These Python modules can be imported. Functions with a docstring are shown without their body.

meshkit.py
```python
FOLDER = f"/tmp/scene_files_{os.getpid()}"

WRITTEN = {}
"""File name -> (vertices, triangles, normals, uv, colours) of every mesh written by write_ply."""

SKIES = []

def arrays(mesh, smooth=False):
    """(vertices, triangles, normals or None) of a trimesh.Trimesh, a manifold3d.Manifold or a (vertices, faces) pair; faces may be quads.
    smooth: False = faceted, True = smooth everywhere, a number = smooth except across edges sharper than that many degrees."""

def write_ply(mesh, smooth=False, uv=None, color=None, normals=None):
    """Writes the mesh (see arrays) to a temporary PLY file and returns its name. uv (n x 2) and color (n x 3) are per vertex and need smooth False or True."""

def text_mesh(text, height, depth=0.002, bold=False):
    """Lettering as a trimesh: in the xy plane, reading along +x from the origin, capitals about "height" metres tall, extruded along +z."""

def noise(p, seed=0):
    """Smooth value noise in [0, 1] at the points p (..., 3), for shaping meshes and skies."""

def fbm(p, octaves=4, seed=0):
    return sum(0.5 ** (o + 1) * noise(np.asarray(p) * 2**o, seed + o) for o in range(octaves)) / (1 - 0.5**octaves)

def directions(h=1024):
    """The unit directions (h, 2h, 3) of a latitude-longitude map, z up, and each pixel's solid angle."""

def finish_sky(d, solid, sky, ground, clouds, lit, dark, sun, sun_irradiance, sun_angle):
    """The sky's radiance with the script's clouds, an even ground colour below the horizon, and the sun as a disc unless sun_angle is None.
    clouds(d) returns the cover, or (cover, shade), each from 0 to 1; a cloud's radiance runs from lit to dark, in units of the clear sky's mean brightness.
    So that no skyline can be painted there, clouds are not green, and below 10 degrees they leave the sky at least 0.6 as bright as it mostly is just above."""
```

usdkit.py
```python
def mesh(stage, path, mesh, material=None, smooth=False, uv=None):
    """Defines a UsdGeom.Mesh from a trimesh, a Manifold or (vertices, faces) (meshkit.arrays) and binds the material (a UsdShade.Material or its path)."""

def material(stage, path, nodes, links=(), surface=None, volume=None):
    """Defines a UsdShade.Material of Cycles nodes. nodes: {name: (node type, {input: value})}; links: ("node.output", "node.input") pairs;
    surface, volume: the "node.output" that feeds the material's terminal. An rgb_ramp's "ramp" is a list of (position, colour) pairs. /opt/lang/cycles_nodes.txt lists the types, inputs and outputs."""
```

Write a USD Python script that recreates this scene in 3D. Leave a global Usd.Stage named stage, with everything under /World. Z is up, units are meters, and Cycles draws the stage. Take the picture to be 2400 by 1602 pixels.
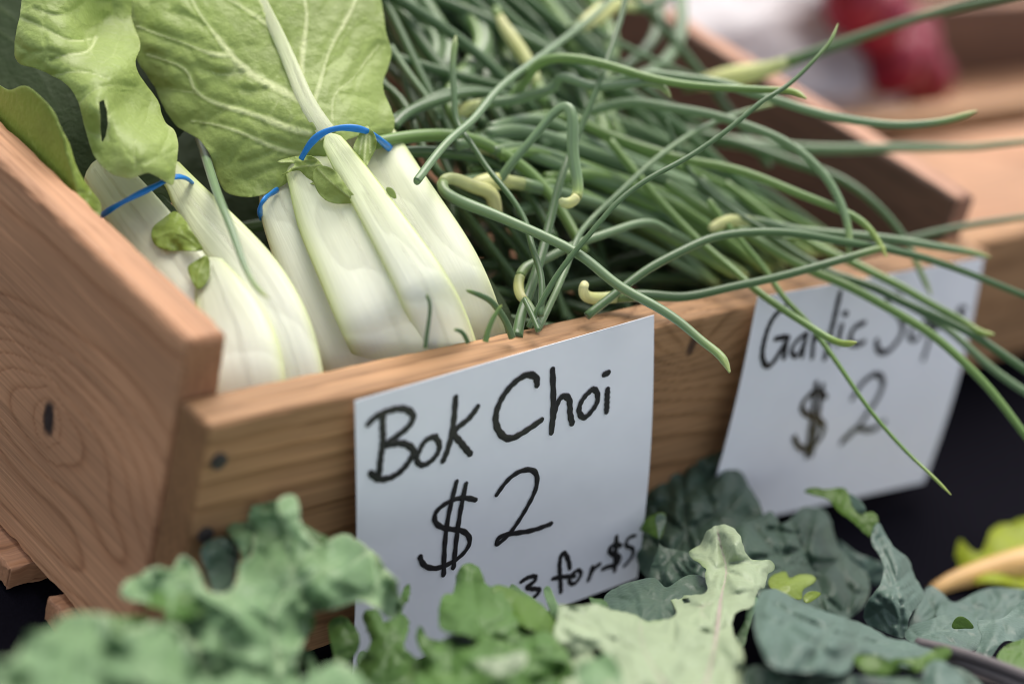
import math, numpy as np, trimesh, usdkit, shapely
from shapely.geometry import Polygon
from scipy.spatial import Delaunay, cKDTree
from scipy.interpolate import RBFInterpolator, CubicSpline
from meshkit import fbm
from pxr import Usd, UsdGeom, UsdLux, UsdShade, Gf, Sdf, Vt

stage = Usd.Stage.CreateInMemory()
UsdGeom.SetStageUpAxis(stage, 'Z')
UsdGeom.SetStageMetersPerUnit(stage, 1.0)
UsdGeom.Xform.Define(stage, '/World')
T = Sdf.ValueTypeNames

# ------------------------------------------------------------------ camera
F = 4500.0                                   # focal length in pixels of the 2400 px wide photograph
CAM = np.array([-0.36829, -0.45634, 0.48649])
RM = np.array([[0.73055, -0.64283, 0.23047], [-0.15652, -0.48621, -0.85971], [0.66470, 0.59199, -0.45582]])
u_, _, v_ = np.linalg.svd(RM); RM = u_ @ v_
cam = UsdGeom.Camera.Define(stage, '/World/camera')
cam.CreateHorizontalApertureAttr(36.0); cam.CreateFocalLengthAttr(36.0 * F / 2400)
cam.CreateFStopAttr(2.8); cam.CreateFocusDistanceAttr(0.80)
cam.CreateClippingRangeAttr((0.02, 100.0))
m4 = np.eye(4); m4[0, :3] = RM[0]; m4[1, :3] = -RM[1]; m4[2, :3] = -RM[2]; m4[3, :3] = CAM
cam.AddTransformOp().Set(Gf.Matrix4d(*m4.ravel().tolist()))
cam.CreateExposureAttr(1.32)

# ------------------------------------------------------------------ light: soft open shade under a hazy sky
SUN_EL, SUN_ROT = math.radians(63), math.radians(38)     # rotation = atan2(x, y) of the direction towards the sun
sd = np.array([math.sin(SUN_ROT) * math.cos(SUN_EL), math.cos(SUN_ROT) * math.cos(SUN_EL), math.sin(SUN_EL)])
dome = UsdLux.DomeLight.Define(stage, '/World/sky')
dome.GetPrim().SetCustomDataByKey('kind', 'structure')
sky = usdkit.material(stage, '/World/Looks/sky_look', {
    'sky': ('sky_texture', {'sky_type': 'single_scattering', 'sun_disc': False, 'sun_elevation': SUN_EL, 'sun_rotation': SUN_ROT, 'aerosol_density': 2.0}),
    'bw': ('rgb_to_bw', {}), 'tint': ('mix', {'mix_type': 'multiply', 'fac': 1.0, 'color2': (1.0, 0.955, 0.92)}),
    'n': ('noise_texture', {'scale': 1.6, 'detail': 4}),
    'r': ('map_range', {'from_min': 0.3, 'from_max': 0.6, 'to_min': 0.35, 'to_max': 0.8, 'clamp': True}),
    'mx': ('mix', {'mix_type': 'mix'}), 'tc': ('texture_coordinate', {}),
    'bg': ('background_shader', {'strength': 0.112})},
    [('sky.color', 'bw.color'), ('bw.val', 'tint.color1'), ('tc.generated', 'n.vector'), ('n.fac', 'r.value'), ('r.result', 'mx.fac'),
     ('sky.color', 'mx.color1'), ('tint.color', 'mx.color2'), ('mx.color', 'bg.color')], surface='bg.background')
UsdShade.MaterialBindingAPI.Apply(dome.GetPrim()).Bind(sky)
sun = UsdLux.DistantLight.Define(stage, '/World/sun')
sun.CreateNormalizeAttr(True) if hasattr(sun, 'CreateNormalizeAttr') else None
UsdLux.LightAPI(sun.GetPrim()).CreateNormalizeAttr(True)
sun.CreateIntensityAttr(0.4); sun.CreateAngleAttr(50.0); sun.CreateColorAttr(Gf.Vec3f(1.0, 0.94, 0.86))
rot = Gf.Rotation(Gf.Vec3d(0, 0, 1), Gf.Vec3d(*sd.tolist()))
sun.AddTransformOp().Set(Gf.Matrix4d().SetRotate(rot))

# ------------------------------------------------------------------ helpers
def P(u, v, d):
    """the point at depth d behind pixel (u, v) of the photograph"""
    u, v, d = (np.asarray(x, float) for x in (u, v, d))
    c = np.stack(np.broadcast_arrays((u - 1200) / F * d, (v - 801) / F * d, d), -1)
    return CAM + c @ RM
def ray(u, v): return np.array([(u - 1200) / F, (v - 801) / F, 1.0]) @ RM
def ony(u, v, y):
    r = ray(u, v); return CAM + r * (y - CAM[1]) / r[1]
def heap(u, v):
    """depth of the top of the heap in the crate, a slope that rises to the back"""
    k = 0.45; r = ray(u, v)
    return (0.13 + k * (CAM[1] - 0.02) - CAM[2]) / (r[2] - k * r[1])
def ony_d(u, v, y):
    r0 = np.asarray(u, float) - 1200; r1 = np.asarray(v, float) - 801
    return (y - CAM[1]) / (r0 / F * RM[0, 1] + r1 / F * RM[1, 1] + RM[2, 1])
def onx_d(u, v, x):
    r0 = np.asarray(u, float) - 1200; r1 = np.asarray(v, float) - 801
    return (x - CAM[0]) / (r0 / F * RM[0, 0] + r1 / F * RM[1, 0] + RM[2, 0])
used = {}
def path_for(name, parent):
    base = (parent.GetPath().pathString if parent else '/World') + '/' + name
    k = used.get(base, -1) + 1; used[base] = k
    return base if k == 0 else f'{base}_{k:03d}'
def tag(o, label=None, cat=None, group=None, kind=None):
    for k, v in (('label', label), ('category', cat), ('group', group), ('kind', kind)):
        if v: o.SetCustomDataByKey(k, v)
    return o
def thing(name, label, cat, group=None, loc=(0, 0, 0)):
    x = UsdGeom.Xform.Define(stage, path_for(name, None)); return tag(x.GetPrim(), label, cat, group)
def obj(name, mesh, mat, parent=None, smooth=True, tone=None, label=None, rest=None):
    path = path_for(name, parent)
    m = usdkit.mesh(stage, path, mesh, mat, smooth=smooth)
    for key, a in (('tone', tone), ('rest', rest)):
        if a is not None:
            UsdGeom.PrimvarsAPI(m).CreatePrimvar(key, T.Color3fArray, 'vertex').Set(Vt.Vec3fArray.FromNumpy(np.asarray(a, np.float32)))
    if label: m.GetPrim().SetCustomDataByKey('label', label)
    return m.GetPrim()
def spline(pts, n):
    pts = np.asarray(pts, float)
    if len(pts) == 2: return pts[0] + (pts[1] - pts[0]) * np.linspace(0, 1, n)[:, None]
    t = np.r_[0, np.cumsum(np.linalg.norm(np.diff(pts[:, :2], axis=0), axis=1) ** 0.7 + 1e-6)]
    from scipy.interpolate import PchipInterpolator
    return CubicSpline(t, pts, bc_type='natural')(np.linspace(0, t[-1], n))
def tube(C, R, sides=10, flat=1.0, up=None, profile=None, caps=True):
    """a tube along the points C with radii R; flat squeezes it along 'up' (a direction per point)"""
    C = np.asarray(C, float); n = len(C); R = np.broadcast_to(np.asarray(R, float), (n,))
    tg = np.gradient(C, axis=0); tg /= np.linalg.norm(tg, axis=1, keepdims=True) + 1e-12
    if up is None:
        N = np.zeros_like(C); a = np.cross(tg[0], [0.3, 0.2, 1.0]); a /= np.linalg.norm(a); N[0] = a
        for i in range(1, n):
            b = N[i - 1] - tg[i] * (N[i - 1] @ tg[i]); N[i] = b / np.linalg.norm(b)
    else:
        N = np.asarray(up, float); N = N - tg * (N * tg).sum(1, keepdims=True); N /= np.linalg.norm(N, axis=1, keepdims=True)
    B = np.cross(tg, N)
    th = np.linspace(0, 2 * np.pi, sides, endpoint=False)
    ring = np.stack([np.cos(th), np.sin(th)], 1)
    V = C[:, None] + R[:, None, None] * (ring[None, :, :1] * N[:, None] * flat + ring[None, :, 1:] * B[:, None]) * (1 if profile is None else profile(th, np.linspace(0, 1, n))[..., None])
    V = V.reshape(-1, 3)
    i = np.arange(n - 1)[:, None] * sides; j = np.arange(sides)[None]
    a = (i + j).ravel(); b = (i + (j + 1) % sides).ravel()
    f = np.vstack([np.stack([a, b, b + sides], 1), np.stack([a, b + sides, a + sides], 1)])
    k = len(V); V = np.vstack([V, C[0], C[-1]])
    j = np.arange(sides); L = (n - 1) * sides
    f = np.vstack([f, np.stack([np.full(sides, k), (j + 1) % sides, j], 1), np.stack([np.full(sides, k + 1), L + j, L + (j + 1) % sides], 1)])
    s = np.r_[np.repeat(np.linspace(0, 1, n), sides), 0, 1]; t = np.r_[np.tile(th, n), 0, 0]
    return (V, f), s, t

# ------------------------------------------------------------------ materials
def mat(name, col=(0.5, 0.5, 0.5), rough=0.5, tone_ramp=None, mottle=0.15, scale=60, stretch=None, bump=0.0, bscale=200, spec=0.5, trans=0.0, tcol=None, sheen=0.0, sss=0.0, coat=0.0):
    """a procedural surface: colour from the mesh's own 'tone' through a ramp, broken up by noise; bump for fine relief; trans lets light through leaves"""
    n = {'rest': ('attribute', {'attribute': 'rest'}), 'geo': ('geometry', {}), 'map': ('mapping', {'scale': stretch or (1, 1, 1)}),
         'no': ('noise_texture', {'scale': scale, 'detail': 4, 'roughness': 0.6}),
         'mr': ('map_range', {'from_min': 0.25, 'from_max': 0.75, 'to_min': 1 - mottle, 'to_max': 1 + mottle}),
         'mul': ('mix', {'mix_type': 'multiply', 'fac': 1.0}), 'p': ('principled_bsdf', {'roughness': rough, 'specular_ior_level': spec})}
    l = [('no.fac', 'mr.value'), ('mr.result', 'mul.color2'), ('mul.color', 'p.base_color')]
    l += [('rest.vector', 'map.vector')] if stretch else [('geo.position', 'map.vector')]
    l += [('map.vector', 'no.vector')]
    if tone_ramp:
        n['tone'] = ('attribute', {'attribute': 'tone'}); n['sp'] = ('separate_color', {'color_type': 'rgb'}); n['ramp'] = ('rgb_ramp', {'ramp': tone_ramp})
        l += [('tone.color', 'sp.color'), ('sp.r', 'ramp.fac'), ('ramp.color', 'mul.color1')]
    else:
        n['mul'][1]['color1'] = col
    if bump:
        n['bn'] = ('noise_texture', {'scale': bscale, 'detail': 3}); n['bp'] = ('bump', {'strength': 1.0, 'distance': bump})
        l += [('map.vector', 'bn.vector'), ('bn.fac', 'bp.height'), ('bp.normal', 'p.normal')]
    if sheen: n['p'][1].update({'sheen_weight': sheen, 'sheen_roughness': 0.4, 'sheen_tint': (0.9, 1.0, 0.95)})
    if sss: n['p'][1].update({'subsurface_weight': sss, 'subsurface_scale': 0.006, 'subsurface_radius': (1.0, 1.0, 0.6)})
    if coat: n['p'][1].update({'coat_weight': coat, 'coat_roughness': 0.15})
    out = 'p.BSDF'
    if trans:
        n['tl'] = ('translucent_bsdf', {}); n['tm'] = ('mix', {'mix_type': 'multiply', 'fac': 1.0, 'color2': tcol or (1.0, 1.1, 0.4)}); n['mc'] = ('mix_closure', {'fac': trans})
        l += [('mul.color', 'tm.color1'), ('tm.color', 'tl.color'), ('p.BSDF', 'mc.closure1'), ('tl.BSDF', 'mc.closure2')]; out = 'mc.closure'
    return usdkit.material(stage, '/World/Looks/' + name, n, l, surface=out)

def wood_mat(name, light, mid, dark, knot):
    # tone.r = ring tone, tone.g = knot darkness, rest = board coordinates (along, across, through)
    return usdkit.material(stage, '/World/Looks/' + name, {
        'tone': ('attribute', {'attribute': 'tone'}), 'sp': ('separate_color', {'color_type': 'rgb'}),
        'rest': ('attribute', {'attribute': 'rest'}), 'map': ('mapping', {'scale': (11, 620, 620)}), 'map2': ('mapping', {'scale': (7, 26, 26)}),
        'fine': ('noise_texture', {'scale': 1.0, 'detail': 4, 'roughness': 0.65}), 'broad': ('noise_texture', {'scale': 1.0, 'detail': 3}),
        'ramp': ('rgb_ramp', {'ramp': [(0, light), (0.45, mid), (1, dark)]}),
        'fr': ('map_range', {'from_min': 0.3, 'from_max': 0.7, 'to_min': 0.72, 'to_max': 1.24}), 'br': ('map_range', {'from_min': 0.3, 'from_max': 0.7, 'to_min': 0.8, 'to_max': 1.2}),
        'm1': ('mix', {'mix_type': 'multiply', 'fac': 1.0}), 'm2': ('mix', {'mix_type': 'multiply', 'fac': 1.0}), 'm3': ('mix', {'mix_type': 'mix', 'color2': knot}),
        'bh': ('math', {'math_type': 'multiply_add', 'value2': -0.6}), 'bp': ('bump', {'strength': 0.7, 'distance': 0.0005}),
        'p': ('principled_bsdf', {'roughness': 0.62, 'specular_ior_level': 0.35})},
        [('tone.color', 'sp.color'), ('sp.r', 'ramp.fac'), ('rest.vector', 'map.vector'), ('rest.vector', 'map2.vector'), ('map.vector', 'fine.vector'), ('map2.vector', 'broad.vector'),
         ('fine.fac', 'fr.value'), ('broad.fac', 'br.value'), ('ramp.color', 'm1.color1'), ('fr.result', 'm1.color2'), ('m1.color', 'm2.color1'), ('br.result', 'm2.color2'),
         ('m2.color', 'm3.color1'), ('sp.g', 'm3.fac'), ('m3.color', 'p.base_color'), ('sp.r', 'bh.value1'), ('fine.fac', 'bh.value3'), ('bh.value', 'bp.height'), ('bp.normal', 'p.normal')], surface='p.BSDF')

WOOD_RED = wood_mat('red_cedar', (0.46, 0.25, 0.135), (0.385, 0.195, 0.098), (0.20, 0.083, 0.038), (0.02, 0.012, 0.01))
WOOD_TAN = wood_mat('tan_cedar', (0.40, 0.225, 0.108), (0.275, 0.145, 0.062), (0.115, 0.052, 0.021), (0.05, 0.025, 0.014))
WOOD_SHADE = wood_mat('shaded_face_cedar', (0.48, 0.27, 0.17), (0.38, 0.19, 0.115), (0.06, 0.034, 0.022), (0.05, 0.03, 0.02))  # dark end of the ramp is painted shade for inner crate faces
WOOD_ROUGH = wood_mat('rough_slat_wood', (0.48, 0.27, 0.16), (0.36, 0.18, 0.09), (0.16, 0.07, 0.035), (0.05, 0.03, 0.02))
PAPER = mat('laminated_paper', (0.84, 0.85, 0.875), 0.33, mottle=0.035, scale=22, bump=0.00025, bscale=55, spec=0.5)
INK = mat('black_marker_ink', (0.012, 0.011, 0.011), 0.28, mottle=0.5, scale=400, spec=0.6)
CLOTH = mat('black_tablecloth_weave', (0.004, 0.0037, 0.0065), 0.95, mottle=0.35, scale=900, bump=0.0004, bscale=1500, spec=0.04)
BAND = mat('blue_rubber', (0.006, 0.17, 0.50), 0.4, mottle=0.12, scale=300)
SCREW = mat('dark_screw_steel', (0.05, 0.042, 0.038), 0.55, spec=0.4)
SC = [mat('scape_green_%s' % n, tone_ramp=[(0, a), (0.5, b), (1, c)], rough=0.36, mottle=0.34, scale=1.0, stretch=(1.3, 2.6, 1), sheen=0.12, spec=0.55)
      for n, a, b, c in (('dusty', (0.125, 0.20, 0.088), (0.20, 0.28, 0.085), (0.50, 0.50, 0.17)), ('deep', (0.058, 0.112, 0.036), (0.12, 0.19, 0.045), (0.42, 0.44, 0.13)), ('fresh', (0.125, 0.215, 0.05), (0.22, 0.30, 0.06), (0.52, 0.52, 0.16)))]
BUD = mat('scape_bud', tone_ramp=[(0, (0.20, 0.27, 0.10)), (0.45, (0.48, 0.50, 0.17)), (1, (0.60, 0.58, 0.27))], rough=0.45, mottle=0.14, scale=1.0, stretch=(6, 2, 1), sss=0.15)
STALK = mat('bok_choi_stalk', tone_ramp=[(0, (0.665, 0.68, 0.545)), (0.4, (0.56, 0.61, 0.34)), (1, (0.36, 0.46, 0.09))], rough=0.36, mottle=0.035, scale=1.0, stretch=(1.6, 5, 1), sss=0.25, spec=0.35, bump=0.00022, bscale=2.2)
def leafmat(name, blade, vein, deep, rough=0.5, trans=0.2, sheen=0.0, mottle=0.14, bump=0.0005, bscale=350, spec=0.4, tcol=None):
    return mat(name, tone_ramp=[(0, deep), (0.35, blade), (0.62, blade), (1, vein)], rough=rough, trans=trans, mottle=mottle, scale=45, bump=bump, bscale=bscale, sheen=sheen, spec=spec, tcol=tcol)
L_BOK = leafmat('bok_choi_leaf_underside', (0.285, 0.37, 0.095), (0.60, 0.66, 0.32), (0.16, 0.23, 0.035), trans=0.22)
L_BOK2 = leafmat('bok_choi_leaf_upper', (0.21, 0.285, 0.045), (0.36, 0.44, 0.12), (0.12, 0.17, 0.022), rough=0.4)
L_BOKD = leafmat('bok_choi_leaf_deep', (0.028, 0.047, 0.016), (0.07, 0.10, 0.04), (0.016, 0.028, 0.009), trans=0.1, spec=0.15, rough=0.65)  # near-black leaf green, shade between the bunches put into the colour
L_KALE = leafmat('curly_kale', (0.145, 0.25, 0.11), (0.40, 0.50, 0.30), (0.06, 0.125, 0.024), sheen=0.15, trans=0.15)
L_KALEG = leafmat('green_kale', (0.08, 0.165, 0.038), (0.18, 0.28, 0.10), (0.038, 0.085, 0.012), trans=0.2)
L_PALE = leafmat('pale_kale_underside', (0.31, 0.38, 0.235), (0.41, 0.30, 0.30), (0.14, 0.22, 0.065), trans=0.15)
L_DARK = leafmat('dark_kale', (0.038, 0.075, 0.045), (0.10, 0.15, 0.10), (0.016, 0.034, 0.017), sheen=0.14, trans=0.06, rough=0.5, spec=0.5)
L_BLUE = leafmat('blue_green_kale', (0.068, 0.118, 0.088), (0.16, 0.225, 0.18), (0.032, 0.06, 0.038), sheen=0.14, trans=0.06, rough=0.48, spec=0.5)
L_MOSS = leafmat('kale_leaf_back', (0.075, 0.15, 0.018), (0.12, 0.2, 0.05), (0.05, 0.1, 0.012), trans=0.15)
L_CHARD = leafmat('yellow_green_chard', (0.30, 0.36, 0.015), (0.36, 0.4, 0.08), (0.16, 0.2, 0.01), trans=0.3)

# ------------------------------------------------------------------ setting: black cloth on the stall table
g = np.linspace(0, 1, 160)
X, Y = np.meshgrid(-0.9 + 2.6 * g, -0.8 + 3.0 * g)
Z = -0.0125 + 0.004 * (fbm(np.stack([X * 5, Y * 5, 0 * X], -1), 3, 4) - 0.5) * (1 - np.exp(-(np.maximum(np.maximum(-X, X - 0.5), 0) / 0.05) ** 2))
idx = np.arange(160 * 160).reshape(160, 160)
qf = np.stack([idx[:-1, :-1].ravel(), idx[:-1, 1:].ravel(), idx[1:, 1:].ravel(), idx[1:, :-1].ravel()], 1)
tc = obj('tablecloth', (np.stack([X, Y, Z], -1).reshape(-1, 3), qf), CLOTH)
tag(tc, 'plain black cloth covering the market table under the crates', 'tablecloth', kind='structure')

# ------------------------------------------------------------------ crate boards
def board(lo, hi, along, r=0.0022, step=0.0016, spacing=0.006, tree=(0.06, -0.05), drift=0.02, knots=(), shear=0.0, seed=0, rough=0.0, wavy=0.004, stain=None, ring=0.75):
    """a plank from lo to hi with rounded, slightly worn edges; its growth rings and knots are worked out through the wood.
    along: the axis of the grain. knots: (along, across, strength, long, wide, eye) in board coordinates."""
    lo, hi = np.array(lo, float), np.array(hi, float)
    def ticks(a, b, s):
        inner = np.linspace(a + r, b - r, max(2, int((b - a - 2 * r) / s) + 1))
        return np.r_[a, a + r * 0.3, a + r * 0.65, inner, b - r * 0.65, b - r * 0.3, b]
    ax = [ticks(lo[k], hi[k], step * (1.3 if k == along else 1.0)) for k in range(3)]
    Vs, Fs, n0 = [], [], 0
    for k in range(3):
        a, b = [j for j in range(3) if j != k]
        A, B = np.meshgrid(ax[a], ax[b], indexing='ij')
        for side in (0, 1):
            v = np.zeros(A.shape + (3,)); v[..., a] = A; v[..., b] = B; v[..., k] = (lo, hi)[side][k]
            i = np.arange(A.size).reshape(A.shape)
            f = np.stack([i[:-1, :-1].ravel(), i[1:, :-1].ravel(), i[1:, 1:].ravel(), i[:-1, 1:].ravel()], 1)
            flip = (side == 0) ^ (k == 1)
            Fs.append((f[:, ::-1] if flip else f) + n0); Vs.append(v.reshape(-1, 3)); n0 += A.size
    V, Fq = np.vstack(Vs), np.vstack(Fs)
    Fq = np.vstack([Fq[:, [0, 1, 2]], Fq[:, [0, 2, 3]]])
    key = np.round(V / 1e-6).astype(np.int64); _, first, inv = np.unique(key, axis=0, return_index=True, return_inverse=True)
    V = V[first]; Fq = inv.reshape(-1)[Fq]
    wear = r * (1 + 0.8 * (fbm(V * 90, 3, seed) - 0.5))[:, None]
    inner = np.clip(V, lo + r, hi - r); d = V - inner; ln = np.linalg.norm(d, axis=1, keepdims=True)
    corner = (np.abs(d) > 1e-9).sum(1, keepdims=True) > 1
    V2 = np.where(ln > 1e-9, inner + d / np.maximum(ln, 1e-9) * np.where(corner, np.minimum(wear, r * 1.05), r), V)
    ac, th = [j for j in (2, 1, 0) if j != along]            # across, through
    l, c, t = V[:, along] - lo[along], V[:, ac] - lo[ac], V[:, th] - lo[th]
    W = fbm(np.stack([l * 6, c * 9, t * 9 + seed * 7.7], 1), 3, seed) - 0.5
    W2 = fbm(np.stack([l * 40, c * 60, t * 60 + seed * 7.7], 1), 2, seed + 5) - 0.5
    cc, tt = c - tree[0] * 1.0 + drift * (l - 0.15), t - tree[1]
    gv = np.sqrt(cc ** 2 + tt ** 2) + W * wavy * 3 + W2 * 0.0012
    dark = np.zeros(len(V))
    for kl, kc, s, a, b, eye in knots:
        q = ((l - kl) / a) ** 2 + ((c - kc + 0.15 * (l - kl)) / b) ** 2
        gv = gv + s * np.exp(-q)
        e = ((l - kl) / eye[0]) ** 2 + ((c - kc) / eye[1]) ** 2
        e = e * (1 + 0.9 * (fbm(np.stack([l * 300, c * 300, t * 0], 1), 2, 9) - 0.5))
        dark = np.maximum(dark, np.clip(1.6 - 1.1 * e, 0, 1)); 
        gv = gv + 0.006 * np.exp(-e / 4)
    fr = (gv / spacing) % 1.0
    tone = 0.12 + 0.25 * (W + 0.5) * 0.6 + np.clip((fr - 0.5) / 0.5, 0, 1) ** 3 * ring
    tone = np.where(fr < 0.08, tone + 0.5 * (1 - fr / 0.08), tone)
    ends = (l < r * 0.6) | (l > hi[along] - lo[along] - r * 0.6)
    tone = np.where(ends, 0.5 + 0.45 * tone, tone)
    if stain is not None: tone = np.where(np.abs(V[:, th] - stain) < r * 0.4, 0.9 + 0.1 * tone, tone)  # one inner face painted darker, shade inside the crate put into its tone
    if rough: V2 = V2 + rough * (fbm(V * 500, 3, seed)[:, None] - 0.5) * [1, 1, 0.6]
    V2[:, 2] += shear * (V2[:, 1] - lo[1]) * (V2[:, 2] - lo[2]) / (hi[2] - lo[2]) if shear else 0
    return (V2, Fq), np.stack([np.clip(tone, 0, 1), dark, 0 * dark], 1), np.stack([l + seed, c, t], 1)
def put_board(name, parent, m, *a, label=None, **k):
    mesh, tone, rest = board(*a, **k); return obj(name, mesh, m, parent, smooth=40, tone=None, label=label) if False else obj(name, mesh, m, parent, smooth=True, tone=tone, rest=rest, label=label)

CW, TL, TF, HF, HS = 0.4903, 0.0179, 0.019, 0.1267, 0.1506
crate = thing('display_crate', 'reddish cedar crate of bok choi and garlic scapes with two paper price signs', 'crate')
left = put_board('side_board', crate, WOOD_RED, (0, TF + 0.0006, 0), (TL, 0.62, HS), 1, r=0.0032, step=0.0011, spacing=0.0043, tree=(0.085, -0.12), drift=0.10, wavy=0.0022, ring=0.56,
                 knots=[(0.080, 0.069, 0.036, 0.085, 0.034, (0.0042, 0.0075)), (0.015, 0.045, 0.011, 0.035, 0.02, (0.0001, 0.0001))], shear=0.0358, seed=1, label='left side board with a dark knot')
put_board('side_board', crate, WOOD_SHADE, (CW - TL, TF + 0.0006, 0), (CW, 0.62, HS), 1, r=0.003, step=0.003, spacing=0.006, tree=(0.05, -0.06), shear=0.0358, seed=4, stain=CW - TL)  # inner face darkened in colour for the shade cast by the heap
put_board('front_board', crate, WOOD_TAN, (0, 0, 0), (CW, TF, HF), 0, r=0.0024, step=0.0013, spacing=0.0055, tree=(0.03, 0.09), drift=0.06, ring=0.55,
          knots=[(0.262, 0.1115, 0.016, 0.034, 0.02, (0.0028, 0.0055)), (0.36, 0.07, 0.014, 0.05, 0.02, (0.004, 0.005))], seed=2)
put_board('back_board', crate, WOOD_TAN, (TL + .0006, 0.60, 0), (CW - TL - .0006, 0.619, 0.165), 0, step=0.008, seed=6)
for k, (y0, y1, x0) in enumerate([(0.046, 0.076, -0.005), (0.098, 0.134, -0.0095), (0.142, 0.18, -0.006), (0.19, 0.235, -0.01), (0.245, 0.29, -0.004), (0.3, 0.345, -0.007), (0.355, 0.4, -0.006), (0.41, 0.455, -0.006), (0.465, 0.51, -0.006), (0.52, 0.58, -0.006)]):
    put_board('bottom_slat', crate, WOOD_ROUGH, (x0, y0, -0.0115), (CW + 0.004, y1, -0.0006), 0, r=0.0016, step=0.0028, spacing=0.0035, tree=(0.02, -0.01), seed=10 + k, rough=0.003)
for (u, v) in [(511, 1078), (480, 1250)]:
    c = ony(u, v, 0)
    h = trimesh.creation.cylinder(0.0032, 0.0016, sections=28); h.apply_transform(trimesh.transformations.rotation_matrix(math.pi / 2, [1, 0, 0])); h.apply_translation(c + [0, -0.0006, 0])
    s = trimesh.creation.box((0.0036, 0.0006, 0.001)); s.apply_translation(c + [0, -0.0016, 0])
    hd_ = obj('screw', h, SCREW, crate, smooth=30); obj('slot', s, INK, hd_, smooth=False)

# ------------------------------------------------------------------ price signs
def sheet(name, label, corners, sag, group=None):
    """a sheet of paper through four corners (top left, top right, bottom right, bottom left), a little curled"""
    a, b, c, d = (np.asarray(x) for x in corners); n = 40
    s, t = np.meshgrid(np.linspace(0, 1, n), np.linspace(0, 1, n))
    nrm = np.cross(b - a, d - a); nrm /= np.linalg.norm(nrm); nrm = nrm if nrm[1] < 0 else -nrm
    def at(s, t):
        s, t = np.asarray(s)[..., None], np.asarray(t)[..., None]
        return a * (1 - s) * (1 - t) + b * s * (1 - t) + c * s * t + d * (1 - s) * t + nrm * sag * np.sin(np.pi * t) * (0.6 + 0.4 * s)
    V = at(s, t); V = np.stack([V, V - nrm * 0.0003]).reshape(-1, 3)
    i = np.arange(n * n).reshape(n, n)
    f = np.stack([i[:-1, :-1].ravel(), i[1:, :-1].ravel(), i[1:, 1:].ravel(), i[:-1, 1:].ravel()], 1)
    rim = np.r_[i[0, :], i[1:, -1], i[-1, -2::-1], i[-2:0:-1, 0]]; r2 = np.roll(rim, -1)
    q = np.vstack([f, f[:, ::-1] + n * n, np.stack([rim, r2, r2 + n * n, rim + n * n], 1)])
    o = thing(name, label, 'price sign', group)
    obj('paper', (V, q), PAPER, o, smooth=False)
    # plane used for writing: pixel -> point of the sheet
    def hit(u, v):
        r = ray(u, v); x = np.array([0.5, 0.5])
        for _ in range(12):
            p = at(x[0], x[1]); e = 1e-4
            J = np.stack([(at(x[0] + e, x[1]) - p) / e, (at(x[0], x[1] + e) - p) / e, -r], 1)
            z = (p - CAM) @ RM[2]
            sol = np.linalg.solve(J, CAM + r * z - p); x = x + sol[:2]
        return at(x[0], x[1]) + nrm * 0.0003
    return o, hit, nrm
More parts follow.
